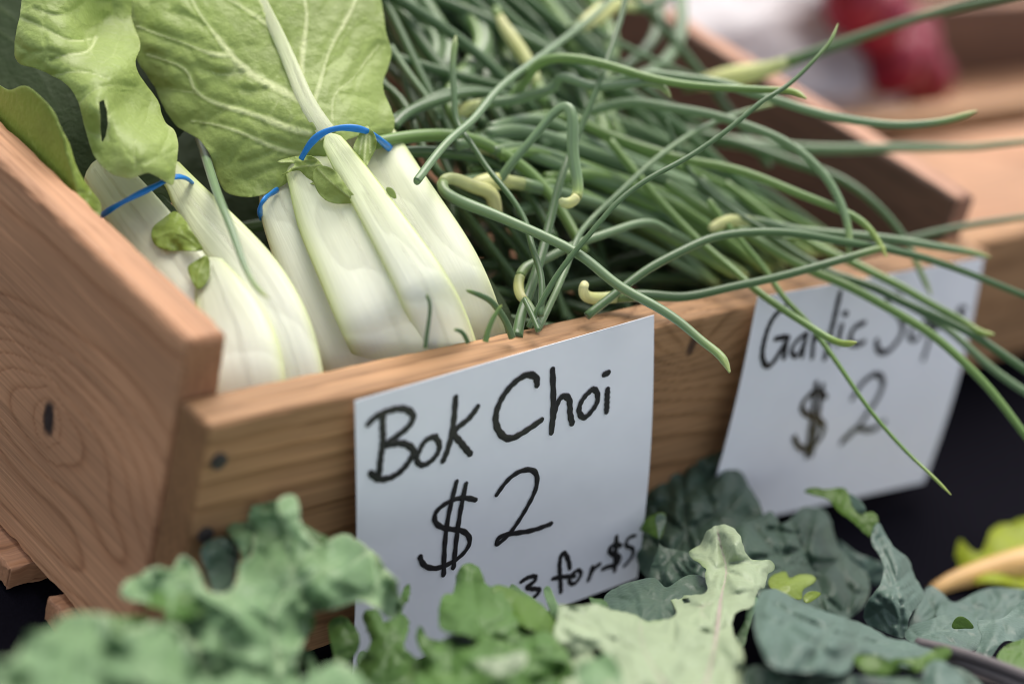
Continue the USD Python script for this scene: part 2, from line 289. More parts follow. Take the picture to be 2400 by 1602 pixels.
def write(o, hit, nrm, name, strokes, w):
    """marker strokes as thin raised ribbons with round ends, one mesh per character"""
    parts, fs, n0 = [], [], 0
    for st in strokes:
        st = np.array(st, float)
        px = spline(np.c_[st, np.zeros(len(st))], max(8, 7 * len(st)))[:, :2] if len(st) > 1 else st
        pts = np.array([hit(*p) for p in px])
        wm = w * 0.63 * np.linalg.norm(pts.mean(0) - CAM) / F
        if len(pts) == 1: pts = pts + np.array([[-.3, 0, 0], [.3, 0, 0]]) * wm
        seg = np.linalg.norm(np.diff(pts, axis=0), axis=1).sum()
        e0 = pts[0] - (pts[1] - pts[0]) / np.linalg.norm(pts[1] - pts[0]) * wm * np.array([1.0, 0.85, 0.5])[:, None]
        e1 = pts[-1] + (pts[-1] - pts[-2]) / np.linalg.norm(pts[-1] - pts[-2]) * wm * np.array([0.5, 0.85, 1.0])[:, None]
        C = np.vstack([e0, pts, e1]); R = wm * (1 + 0.10 * np.sin(np.arange(len(C)) * 1.3)); R[:3] = wm * np.array([0.2, 0.55, 0.88]); R[-3:] = wm * np.array([0.88, 0.55, 0.2])
        (V, f), _, _ = tube(C, R, 8, flat=0.0, up=np.tile(nrm, (len(C), 1)))
        th = np.tile(np.linspace(0, 2 * np.pi, 8, endpoint=False), len(C)); th = np.r_[th, [0, 0]]
        V = V + nrm * (0.00012 * np.cos(th))[:, None] + nrm * 0.00002 * len(parts)
        parts.append(V); fs.append(f + n0); n0 += len(V)
    obj(name, (np.vstack(parts), np.vstack(fs)), INK, o, smooth=True)

c1 = [P(832, 939, 0.7195), P(1533, 738, 0.8225), P(1493, 1354, 0.885), P(826, 1604, 0.7905)]
o, hit, nrm = sheet('price_sign', 'bok choi price sign, white sheet with thick black marker writing and 3 for $5 below', c1, 0.0032)
W = lambda n, s, w: write(o, hit, nrm, n, s, w)
W('letter', [[(897, 968), (896, 1000), (897, 1028), (892, 1068), (888, 1109)], [(863, 992), (878, 977), (912, 961), (950, 958), (967, 973), (960, 994), (929, 1021), (906, 1041), (926, 1038), (953, 1041), (968, 1055), (961, 1075), (936, 1105), (902, 1121), (882, 1119), (868, 1107)]], 15)
W('letter', [[(1020, 1021), (997, 1031), (981, 1058), (976, 1077), (986, 1088), (1004, 1083), (1024, 1062), (1029, 1040), (1018, 1022)]], 13)
W('letter', [[(1067, 931), (1059, 1011), (1045, 1062), (1038, 1078)], [(1118, 953), (1093, 984), (1063, 1014), (1074, 1030), (1088, 1047), (1101, 1062)]], 14)
W('letter', [[(1258, 900), (1255, 884), (1239, 877), (1209, 892), (1177, 930), (1161, 977), (1168, 1008), (1188, 1026), (1219, 1016), (1267, 984)]], 15)
W('letter', [[(1294, 866), (1296, 943), (1292, 1011)], [(1294, 990), (1304, 948), (1320, 927), (1331, 932), (1335, 963), (1340, 990)]], 14)
W('letter', [[(1388, 911), (1367, 932), (1357, 965), (1367, 977), (1386, 962), (1400, 935), (1394, 913), (1386, 912)]], 13)
W('letter', [[(1423, 913), (1422, 938), (1421, 962)], [(1416, 876), (1424, 873)]], 14)
W('dollar_sign', [[(1113, 1170), (1083, 1165), (1045, 1178), (1019, 1204), (1022, 1225), (1052, 1238), (1084, 1243), (1100, 1262), (1087, 1293), (1052, 1319), (1015, 1330), (991, 1320), (984, 1303)], [(1069, 1128), (1051, 1204), (1042, 1270), (1039, 1345)], [(1091, 1133), (1077, 1204), (1068, 1270), (1062, 1328)]], 11.5)
W('digit', [[(1164, 1157), (1193, 1120), (1229, 1100), (1252, 1104), (1258, 1129), (1240, 1177), (1209, 1228), (1185, 1257), (1164, 1272), (1166, 1262), (1192, 1250), (1243, 1242), (1290, 1226)]], 11.5)
W('digit', [[(1222, 1361), (1236, 1352), (1254, 1350), (1250, 1362), (1234, 1374), (1247, 1378), (1264, 1381), (1259, 1390), (1251, 1398)]], 10.5)
W('letter', [[(1335, 1330), (1329, 1305), (1320, 1294), (1312, 1311), (1312, 1345), (1314, 1385)], [(1296, 1354), (1320, 1350), (1345, 1349)]], 10.5)
W('letter', [[(1350, 1336), (1338, 1347), (1334, 1362), (1342, 1367), (1355, 1356), (1361, 1340), (1354, 1334)]], 9.5)
W('letter', [[(1387, 1328), (1383, 1345), (1379, 1357)], [(1382, 1347), (1391, 1332), (1404, 1321)]], 10.5)
W('dollar_sign', [[(1453, 1277), (1441, 1275), (1428, 1285), (1433, 1296), (1450, 1303), (1445, 1320), (1430, 1325), (1413, 1331)], [(1444, 1257), (1442, 1295), (1440, 1335)]], 11)
W('digit', [[(1487, 1254), (1472, 1260), (1468, 1278), (1481, 1283), (1480, 1303), (1463, 1324)]], 9)
c2 = [P(1776, 697, 0.868), P(2306, 604, 0.992), P(2165, 1130, 1.040), P(1640, 1246, 0.926)]
o, hit, nrm = sheet('price_sign', 'garlic scapes price sign, white sheet behind hanging scape tips at the right', c2, 0.004)
W('letter', [[(1838, 719), (1818, 736), (1801, 765), (1789, 806), (1787, 841), (1797, 857), (1815, 843), (1838, 806), (1846, 791), (1818, 793)], [(1842, 800), (1837, 836)]], 13)
W('letter', [[(1890, 780), (1870, 795), (1855, 824), (1863, 834), (1881, 810), (1891, 782), (1885, 806), (1880, 834)]], 11)
W('letter', [[(1908, 782), (1905, 806), (1903, 836)], [(1905, 806), (1917, 788), (1928, 784)]], 11)
W('letter', [[(1968, 687), (1955, 745), (1944, 790), (1933, 837)]], 14)
W('letter', [[(1972, 762), (1967, 785), (1963, 805)], [(1979, 733), (1982, 735)]], 13)
W('letter', [[(2024, 756), (2006, 764), (1992, 788), (1996, 805), (2010, 806), (2023, 801)]], 13)
W('letter', [[(2112, 700), (2092, 690), (2078, 702), (2086, 722), (2108, 742), (2115, 772), (2098, 805), (2076, 824), (2060, 822), (2054, 798)]], 13)
W('letter', [[(2142, 765), (2131, 784), (2138, 796), (2150, 792)]], 11)
W('letter', [[(2172, 748), (2160, 765), (2163, 780), (2174, 765), (2178, 748), (2178, 772)]], 10)
W('letter', [[(2190, 745), (2176, 800), (2164, 840)], [(2188, 756), (2203, 744), (2206, 758), (2188, 772)]], 11)
W('letter', [[(2214, 752), (2230, 744), (2224, 734), (2212, 748), (2218, 762), (2232, 758)]], 10)
W('letter', [[(2262, 722), (2248, 722), (2250, 738), (2258, 746), (2242, 754)]], 10)
W('dollar_sign', [[(1934, 929), (1914, 915), (1890, 932), (1879, 953), (1890, 970), (1916, 980), (1930, 1000), (1918, 1030), (1892, 1052), (1872, 1045), (1861, 1024)], [(1912, 897), (1902, 977), (1890, 1068)], [(1927, 903), (1916, 977), (1902, 1064)]], 13)
W('digit', [[(1998, 932), (2012, 908), (2036, 883), (2056, 876), (2068, 890), (2056, 932), (2032, 968), (2005, 1004), (1971, 1036), (1990, 1015), (2012, 1003), (2040, 1006), (2070, 988)]], 13)

# ------------------------------------------------------------------ leaves
CELLS = {'dark_kale': (72, .0065, .3), 'blue_green_kale': (78, .006, .3), 'curly_kale': (80, .0026, .4), 'green_kale': (64, .0022, .4), 'pale_kale_underside': (58, .0026, .25), 'bok_choi_leaf_underside': (66, .0020, .22), 'bok_choi_leaf_upper': (46, .0016, .25), 'kale_leaf_back': (40, .0014, .2)}
def leaf(name, parent, outline, ctrl, m, veins=(), frill=(0, 60), ruffle=(0.0, 70, 30), bump=(0.0, 60), puff=0.0, step=6.5, seed=0, smooth_edge=True, label=None, thick=0.0003, vh=0.0009, edge_tone=0.0, inx=False, cells=None, holes=()):
    """a leaf blade. outline: its edge; ctrl: points (u, v, depth) the blade passes through; veins: (points, width in pixels, strength).
    frill: (amplitude, wavelength) of the toothed edge in pixels; ruffle: (metres, wavelength, reach in pixels) of the wavy rim; bump: blisters; puff: quilting between the veins."""
    if cells is None and step > 4.4: cells = CELLS.get(m.GetPath().name)
    ol = np.array(outline, float)
    if smooth_edge:
        q = np.vstack([ol, ol[:1]]); t = np.r_[0, np.cumsum(np.linalg.norm(np.diff(q, axis=0), axis=1) ** 0.6)]
        n = max(30, int(np.linalg.norm(np.diff(q, axis=0), axis=1).sum() / step))
        ol = CubicSpline(t, q, bc_type='periodic')(np.linspace(0, t[-1], n, endpoint=False))
    if frill[0]:
        L = np.linalg.norm(np.roll(ol, -1, 0) - ol, axis=1); s = np.cumsum(L)
        tg = np.roll(ol, -1, 0) - np.roll(ol, 1, 0); nn = np.stack([tg[:, 1], -tg[:, 0]], 1) / (np.linalg.norm(tg, axis=1, keepdims=True) + 1e-9)
        z = fbm(np.stack([s / frill[1], 0 * s, 0 * s + seed], 1), 3, seed) - 0.5 + 0.35 * (np.abs(((s / frill[1] * 1.7) % 1) - 0.5) - 0.25)
        w = np.minimum(1, np.minimum(np.arange(len(s)), np.arange(len(s))[::-1]) / 6)
        if frill[0] >= 6: z = z + 0.55 * (np.abs(((s / frill[1] * 3.1 + 3 * fbm(np.stack([s / 150, 0 * s, 0 * s], 1), 2, seed)) % 1) - 0.5) - 0.25)
        ol = ol + nn * (z * w * frill[0] * 2)[:, None]
    pg = Polygon(ol).buffer(0)
    if pg.geom_type != 'Polygon': pg = max(pg.geoms, key=lambda a: a.area)
    for h_ in holes: pg = pg.difference(Polygon(h_).buffer(3).buffer(-1))
    pg = shapely.segmentize(pg.simplify(0.4), step); bd = np.vstack([np.array(g_.coords)[:-1] for g_ in [pg.exterior, *pg.interiors]])
    x0, y0, x1, y1 = pg.bounds
    gx, gy = np.meshgrid(np.arange(x0, x1, step), np.arange(y0, y1, step * 0.87)); gx[1::2] += step / 2
    gp = np.stack([gx.ravel(), gy.ravel()], 1) + (np.random.default_rng(seed).random((gx.size, 2)) - 0.5) * step * 0.3
    gp = gp[shapely.contains_xy(pg.buffer(-step * 0.55), gp[:, 0], gp[:, 1])]
    uv = np.vstack([bd, gp]); tri = Delaunay(uv).simplices
    cen = uv[tri].mean(1); tri = tri[shapely.contains_xy(pg, cen[:, 0], cen[:, 1])]
    c = np.array(ctrl, float); rb = RBFInterpolator(c[:, :2] / 300, c[:, 2], kernel='thin_plate_spline' if len(c) > 4 else 'linear', smoothing=1e-5)
    d = rb(uv / 300)
    ed = shapely.distance(pg.boundary, shapely.points(uv))
    vein = np.zeros(len(uv)); gap = np.full(len(uv), 1e3)
    for pts, wv, st in veins:
        ls = shapely.LineString(spline(np.c_[pts, np.zeros(len(pts))], 24)[:, :2] if len(pts) > 2 else pts)
        pt = shapely.points(uv); dist = shapely.distance(ls, pt); pr = shapely.line_locate_point(ls, pt, normalized=True)
        wl = wv * (1.05 - 0.65 * pr)
        vein = np.maximum(vein, st * np.exp(-(dist / wl) ** 2)); gap = np.minimum(gap, dist)
    n3 = np.stack([uv[:, 0], uv[:, 1], 0 * uv[:, 0] + seed * 37.0], 1)
    if cells:
        cs, chh, ctn = cells; rg = np.random.default_rng(seed + 99); bx0, by0, bx1, by1 = pg.bounds
        wob = uv + 14 * (np.stack([fbm(n3 / 40, 2, seed + 1), fbm(n3 / 40 + 9, 2, seed + 2)], 1) - .5)
        m_ = int((bx1 - bx0 + 2 * cs) * (by1 - by0 + 2 * cs) / cs ** 2) + 4
        sp = np.stack([rg.uniform(bx0 - cs, bx1 + cs, m_), rg.uniform(by0 - cs, by1 + cs, m_)], 1)
        dd = cKDTree(sp).query(wob, k=2)[0]; e = (dd[:, 1] - dd[:, 0]) / cs
        e = np.minimum(e, gap / (0.55 * cs)); hgt = chh * (0.6 + 0.8 * fbm(n3 / (cs * 1.5), 2, seed + 4))
        d = d - hgt * (1 - np.exp(-2.6 * e)) * np.minimum(1, ed / (0.4 * cs) + .25); vein = np.maximum(vein, ctn * np.exp(-(e / 0.10) ** 2))
    if puff: d = d - puff * (1 - np.exp(-gap / 16)) * (0.5 + fbm(n3 / 40, 2, seed))
    if bump[0]: d = d - bump[0] * (fbm(n3 / bump[1], 3, seed) - 0.5) * 2
    if ruffle[0]:
        z = fbm(n3 / ruffle[1], 2, seed + 3) - 0.5
        d = d + ruffle[0] * 2.4 * z * np.exp(-ed / ruffle[2])
    if not cells: d = d - vh * np.minimum(vein, 1)
    elif vh > .001: d = d - vh * np.minimum(vein, 1)
    if inx: d = np.maximum(d, onx_d(uv[:, 0], uv[:, 1], 0.0195))
    tone = 0.48 + 0.52 * np.clip(vein, 0, 1) - 0.0 * ed + edge_tone * np.exp(-ed / 7) + 0.5 * (fbm(n3 / 110, 3, seed + 8) - 0.5)
    V = P(uv[:, 0], uv[:, 1], d)
    fn = np.cross(V[tri[:, 1]] - V[tri[:, 0]], V[tri[:, 2]] - V[tri[:, 0]]); N = np.zeros_like(V)
    for k in range(3): np.add.at(N, tri[:, k], fn)
    N /= np.linalg.norm(N, axis=1, keepdims=True) + 1e-15
    flip = (N * (CAM - V)).sum() < 0
    if flip: tri = tri[:, ::-1]; N = -N
    nv = len(V); e = np.arange(len(bd)); e2 = np.roll(e, -1)
    V2 = np.vstack([V, V - N * thick])
    edges = {}
    ts = np.sort(np.vstack([tri[:, [0, 1]], tri[:, [1, 2]], tri[:, [2, 0]]]), 1); dr = np.vstack([tri[:, [0, 1]], tri[:, [1, 2]], tri[:, [2, 0]]])
    _, fi, cnt = np.unique(ts, axis=0, return_index=True, return_counts=True); be = dr[fi[cnt == 1]]
    f = np.vstack([tri, tri[:, ::-1] + nv, np.stack([be[:, 1], be[:, 0], be[:, 0] + nv], 1), np.stack([be[:, 1], be[:, 0] + nv, be[:, 1] + nv], 1)])
    tn = np.clip(np.r_[tone, tone], 0, 1)
    return obj(name, (V2, f), m, parent, smooth=True, tone=np.stack([tn, tn, tn], 1), label=label), rb
def rib(name, parent, pts, w0, w1, rb, m, lift=0.001, flat=0.6, tones=(0.0, 0.45), n=40):
    """a raised midrib on a leaf"""
    px = spline(np.c_[pts, np.zeros(len(pts))], n)[:, :2]; d = rb(px / 300) - lift
    C = P(px[:, 0], px[:, 1], d); R = np.linspace(w0, w1, n) * 0.5 * d / F
    mesh, s, t = tube(C, R, 12, flat=flat, up=CAM - C)
    tn = tones[0] + (tones[1] - tones[0]) * s
    return obj(name, mesh, m, parent, tone=np.stack([tn] * 3, 1), rest=np.stack([s, t, 0 * s], 1))

# ------------------------------------------------------------------ bok choi
def stalk(parent, pts, flat=0.42, tones=(0.0, 0.25), edge=0.5, seed=0, label=None, inx=False, back=0.0):
    """a fleshy stalk: pts are (u, v, depth, width in pixels) from the leaf end down to the base"""
    n = 60; q = spline(pts, n); lim = ony_d(q[:, 0], q[:, 1], 0.0215 + back) + flat * q[:, 3] * 0.5 * q[:, 2] / F * 1.05; q[:, 2] = 0.5 * (q[:, 2] + lim + np.sqrt((q[:, 2] - lim) ** 2 + 0.006 ** 2))
    if inx: q[:, 2] = np.maximum(q[:, 2], onx_d(q[:, 0], q[:, 1], 0.0195) + flat * q[:, 3] * 0.2 * q[:, 2] / F)
    C = P(q[:, 0], q[:, 1], q[:, 2]); R = q[:, 3] * 0.5 * q[:, 2] / F
    R = R * np.minimum(1, (np.linspace(0, 1, n) / 0.04 + 0.35)) * np.minimum(1, ((1 - np.linspace(0, 1, n)) / 0.06 + 0.4))
    sup = lambda th: (np.abs(np.cos(th)) ** 2.3 + np.abs(np.sin(th)) ** 2.3) ** (-1 / 2.3)
    prof = lambda th, s: sup(th)[None] * (1 + 0.012 * np.sin(9 * th[None] + seed) + 0.004 * np.sin(17 * th[None] + 2 * seed) + 0.012 * np.sin(4 * th[None] + 3 * s[:, None] + seed) + 0.0015 * np.sin(31 * th[None] + seed))
    mesh, s, t = tube(C, R, 40, flat=flat, up=CAM - C, profile=prof)
    tn = tones[1] + (tones[0] - tones[1]) * np.clip(s * 1.6, 0, 1) + edge * np.abs(np.sin(t)) ** 5
    return obj('stalk', mesh, STALK, parent, tone=np.stack([np.clip(tn, 0, 1)] * 3, 1), rest=np.stack([s, t / 2, 0 * s + seed], 1), label=label)
def band(parent, pts, w):
    q = spline(pts, 60); C = P(q[:, 0], q[:, 1], q[:, 2]); mesh, s, t = tube(C, w * 0.5 * q[:, 2] / F * (1 + 0.15 * np.sin(np.linspace(0, 18, 60))), 10, flat=0.6)
    return obj('rubber_band', mesh, BAND, parent)

b1 = thing('bok_choi', 'bok choi bunch in the middle with thick white stalks and one big veined leaf', 'bok choi')
leafA = [(310, -20), (305, 65), (324, 146), (361, 204), (380, 245), (419, 296), (463, 324), (490, 361), (507, 409), (525, 446), (562, 460), (599, 460), (647, 443), (681, 422), (705, 400), (735, 385), (790, 345), (840, 320), (900, 316), (919, 310), (923, 272), (912, 240), (899, 205), (910, 160), (917, 115), (906, 85), (899, 45), (892, -10), (860, -180), (760, -300), (600, -330), (430, -260), (335, -130)]
ctA = [(310, 0, .842), (324, 146, .835), (419, 296, .83), (520, 440, .822), (600, 455, .815), (700, 390, .816), (780, 320, .812), (915, 300, .835), (905, 150, .85), (895, 0, .862), (600, 0, .838), (690, 180, .824), (480, 180, .826), (560, 330, .815), (820, 150, .838), (650, 90, .832), (600, -320, .88), (380, -200, .872), (850, -200, .89), (420, 60, .834), (770, 30, .846)]
vA = [([(600, -330), (590, -120), (612, 0), (650, 80), (702, 210), (765, 318)][::-1], 11, 1.0),
      ([(702, 235), (630, 198), (579, 167), (538, 126), (494, 68), (460, 20), (440, -30), (420, -90)], 8.8, 1.00), ([(541, 129), (504, 128), (443, 106), (375, 82), (320, 61)], 6.1, 0.94),
      ([(725, 313), (664, 296), (596, 269), (535, 252), (477, 228), (453, 204), (440, 170), (392, 143), (345, 128)], 8.1, 1.00), ([(462, 218), (420, 212), (375, 208)], 4, 0.6),
      ([(708, 362), (647, 347), (579, 317), (494, 290), (450, 285)], 6.8, 0.88), ([(630, 60), (579, 24), (531, -5), (480, -60)], 6.8, 0.88), ([(580, 167), (520, 175), (470, 160)], 3, 0.35),
      ([(535, 252), (500, 275), (470, 300)], 3, 0.4), ([(705, 195), (712, 102), (719, 34), (712, -10), (700, -100)], 8.1, 1.00), ([(736, 238), (749, 198), (773, 119), (800, 68), (838, -10), (850, -90)], 8.1, 1.00),
      ([(780, 293), (787, 218), (820, 190), (860, 140), (890, 105)], 6.8, 0.75), ([(760, 160), (790, 140), (815, 110)], 3, 0.4), ([(700, 380), (640, 395), (580, 420)], 4, 0.35), ([(647, 347), (610, 370), (560, 380)], 3, 0.3),
      ([(640, 198), (600, 215), (570, 210)], 3, 0.3), ([(480, 60), (440, 40), (400, 30)], 3, 0.35), ([(579, 317), (560, 350), (540, 385)], 3, 0.3), ([(800, 220), (850, 230), (890, 250)], 3, 0.4)]
la, rbA = leaf('leaf', b1, leafA, ctA, L_BOK, vA, frill=(3, 70), ruffle=(0.006, 90, 30), bump=(0.0028, 130), puff=0.0016, seed=3, step=5, vh=0.0016, cells=(60, .0014, .2))
rib('midrib', la, [(585, -250), (592, -60), (618, 12), (650, 80), (690, 172), (722, 245), (770, 318)], 13, 46, rbA, STALK, lift=0.0022, tones=(0.6, 0.35), flat=.4)
stalk(b1, [(800, 250, .862, 90), (858, 325, .842, 130), (900, 420, .826, 170), (965, 530, .812, 186), (1028, 640, .80, 200), (1075, 760, .792, 205), (1105, 880, .79, 190), (1120, 1000, .79, 150)], 0.34, seed=1, tones=(0.0, 0.4), edge=.5, back=.017)
stalk(b1, [(640, 420, .828, 60), (660, 480, .812, 104), (705, 560, .80, 150), (765, 680, .788, 180), (820, 800, .776, 170), (850, 900, .772, 160), (870, 1000, .77, 120)], 0.34, seed=2, tones=(0.0, 0.25), edge=.5, back=.014)
stalk(b1, [(700, 350, .83, 90), (728, 400, .81, 120), (775, 480, .797, 180), (840, 600, .779, 215), (900, 720, .766, 235), (940, 820, .760, 225), (960, 920, .76, 210), (970, 1020, .76, 170)], 0.27, seed=3, tones=(0.0, 0.35), edge=.85, back=.008)
stalk(b1, [(768, 316, .806, 44), (800, 365, .799, 62), (862, 460, .786, 84), (925, 560, .771, 104), (985, 660, .760, 124), (1030, 760, .752, 136), (1060, 870, .752, 140), (1080, 1000, .752, 120)], 0.36, seed=4, tones=(0.02, 0.5), edge=.75)
leaf('small_leaf', b1, [(735, 400), (752, 388), (790, 405), (815, 440), (835, 470), (800, 478), (765, 470), (742, 445)], [(735, 400, .796), (835, 470, .786), (770, 470, .790), (790, 430, .786)], L_BOK, [([(745, 395), (780, 430), (830, 470)], 4, .7), ([(770, 420), (765, 450)], 3, .5)], ruffle=(0.002, 30, 10), seed=5, step=4)
leaf('small_leaf', b1, [(860, 295), (878, 318), (882, 345), (870, 370), (850, 398), (835, 370), (828, 345), (840, 318)], [(860, 295, .802), (850, 398, .796), (880, 345, .80), (830, 345, .798)], L_BOK, [([(860, 300), (852, 392)], 4, .8), ([(866, 320), (868, 360)], 3, .6), ([(850, 320), (842, 360)], 3, .6)], ruffle=(0.003, 22, 10), seed=6, step=4)
leaf('small_leaf', b1, [(700, 400), (660, 410), (690, 385), (650, 380), (700, 365), (740, 372), (760, 400), (745, 430), (720, 425)], [(650, 390, .808), (760, 400, .797), (720, 425, .80), (700, 365, .806)], L_BOK, [([(760, 385), (700, 392), (655, 405)], 4, .5), ([(750, 375), (700, 376), (650, 382)], 3, .5)], ruffle=(0.005, 26, 16), seed=7, step=4)
leaf('small_leaf', b1, [(905, 440), (920, 442), (928, 465), (912, 458)], [(905, 440, .782), (928, 465, .782), (920, 442, .782)], L_BOK, seed=8, step=4)
band(b1, [(930, 362, .838), (902, 338, .822), (868, 312, .803), (834, 301, .796), (790, 301, .794), (750, 316, .794), (724, 342, .797), (706, 372, .803)], 16)
band(b1, [(650, 445, .812), (632, 456, .806), (616, 472, .80), (609, 492, .803), (613, 512, .812)], 15)

b2 = thing('bok_choi', 'bok choi bunch against the left side board with a folded torn leaf over its band', 'bok choi')
stalk(b2, [(225, 380, .81, 90), (270, 440, .796, 115), (330, 520, .782, 135), (410, 620, .768, 140), (480, 720, .756, 135), (530, 830, .748, 125), (560, 960, .745, 110)], 0.3, seed=6, tones=(0.05, 0.5), edge=.2, inx=True)
stalk(b2, [(385, 385, .82, 56), (418, 425, .803, 66), (455, 480, .79, 95), (520, 560, .778, 120), (590, 650, .765, 140), (650, 760, .753, 150), (690, 860, .747, 130), (715, 980, .745, 110)], 0.28, seed=7, tones=(0.05, 0.5), edge=.6, inx=True)
stalk(b2, [(488, 605, .768, 50), (510, 670, .757, 110), (545, 760, .745, 165), (570, 860, .736, 190), (590, 1000, .735, 160)], 0.26, seed=8, tones=(0.05, 0.3), edge=.6, inx=True)
leaf('small_leaf', b2, [(357, 535), (385, 510), (410, 495), (440, 525), (465, 565), (475, 585), (440, 587), (400, 588), (362, 572)], [(357, 550, .77), (410, 495, .777), (475, 585, .763), (400, 588, .765), (420, 545, .7655)], L_BOK2, [([(365, 555), (410, 545), (470, 583)], 4, .6), ([(410, 545), (425, 515)], 3, .4), ([(410, 545), (400, 580)], 3, .4)], bump=(.0012, 30), ruffle=(0.003, 30, 12), seed=9, step=4)
leaf('small_leaf', b2, [(440, 625), (460, 610), (485, 598), (492, 625), (488, 655), (465, 678), (448, 655)], [(440, 625, .757), (485, 598, .76), (465, 678, .752), (470, 640, .7545)], L_BOK2, [([(484, 602), (465, 640), (463, 676)], 4, .6)], ruffle=(0.002, 30, 10), seed=10, step=4)
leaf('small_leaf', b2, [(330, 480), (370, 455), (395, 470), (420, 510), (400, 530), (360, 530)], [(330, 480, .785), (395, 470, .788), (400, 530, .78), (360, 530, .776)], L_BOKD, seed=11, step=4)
band(b2, [(236, 506, .782), (260, 490, .775), (310, 462, .772), (375, 430, .774), (415, 414, .780), (440, 420, .79), (458, 436, .802)], 16)
leafX = [(60, -20), (45, 40), (37, 75), (40, 143), (75, 158), (116, 174), (157, 201), (181, 235), (194, 279), (208, 327), (225, 371), (252, 402), (286, 417), (317, 417), (341, 406), (375, 416), (404, 433), (413, 390), (416, 324), (405, 300), (388, 286), (372, 240), (350, 208), (318, 145), (330, 110), (310, 40), (308, -20), (180, -60)]
ctX = [(40, 0, .80), (40, 143, .795), (157, 201, .783), (194, 279, .777), (225, 371, .770), (286, 417, .765), (341, 405, .763), (404, 433, .772), (416, 324, .79), (388, 286, .80), (240, 250, .768), (320, 330, .768), (300, 150, .80), (250, 190, .78), (240, 60, .825), (310, 60, .835), (150, 90, .79), (130, 20, .795), (290, 240, .79), (200, -40, .81)]
vX = [([(52, 45), (110, 70), (165, 95), (225, 88)], 5, .6), ([(225, 88), (205, 120), (165, 128), (120, 140)], 4, .6), ([(180, 250), (215, 215), (260, 200), (320, 205)], 4, .4), ([(350, 245), (340, 290), (320, 325), (318, 400)], 4, .5), ([(120, 180), (190, 168), (250, 185)], 4, .5), ([(255, 330), (250, 300), (262, 260)], 3, .5), ([(80, 20), (130, 35), (170, 30)], 4, .5)]
leaf('leaf', b2, leafX, ctX, L_BOK, vX, frill=(2.5, 60), ruffle=(0.003, 70, 30), bump=(0.002, 110), puff=0.0012, seed=12, step=5, edge_tone=0.15, inx=True, holes=[[(234, 240), (243, 236), (250, 262), (251, 290), (246, 318), (240, 330), (237, 305), (236, 270)]], label='folded pale green leaf with a torn hole')
leafY = [(-20, 195), (0, 201), (24, 211), (54, 201), (92, 225), (126, 262), (143, 300), (163, 337), (174, 375), (191, 412), (218, 450), (238, 490), (200, 540), (120, 470), (40, 390), (-30, 330)]
leaf('leaf', b2, leafY, [(0, 200, .762), (92, 225, .764), (163, 337, .762), (235, 484, .766), (0, 283, .748), (120, 400, .75), (200, 540, .757), (80, 300, .750), (-30, 300, .745)], L_BOK2, [([(45, 240), (60, 290), (80, 340), (120, 400)], 4, .5), ([(60, 290), (110, 280)], 3, .35), ([(80, 340), (130, 330)], 3, .3), ([(50, 260), (20, 270)], 3, .3)], ruffle=(0.003, 80, 25), bump=(0.0015, 70), seed=14, step=5, edge_tone=0.3, inx=True)
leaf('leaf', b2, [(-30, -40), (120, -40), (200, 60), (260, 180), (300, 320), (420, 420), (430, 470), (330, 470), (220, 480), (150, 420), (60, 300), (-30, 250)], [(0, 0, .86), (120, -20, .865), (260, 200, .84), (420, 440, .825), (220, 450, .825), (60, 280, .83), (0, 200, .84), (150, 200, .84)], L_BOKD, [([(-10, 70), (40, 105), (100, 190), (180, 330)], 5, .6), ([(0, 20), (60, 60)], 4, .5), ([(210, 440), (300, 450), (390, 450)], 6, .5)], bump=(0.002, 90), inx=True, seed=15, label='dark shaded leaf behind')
leaf('leaf', b2, [(285, -40), (350, -30), (350, 60), (360, 120), (385, 170), (440, 260), (420, 320), (370, 330), (300, 250), (240, 180), (260, 80)], [(285, -40, .86), (330, 0, .868), (330, 120, .86), (390, 260, .84), (300, 250, .83), (250, 120, .85)], L_BOKD, [([(283, 0), (295, 80), (318, 140)], 4, .8)], seed=16)

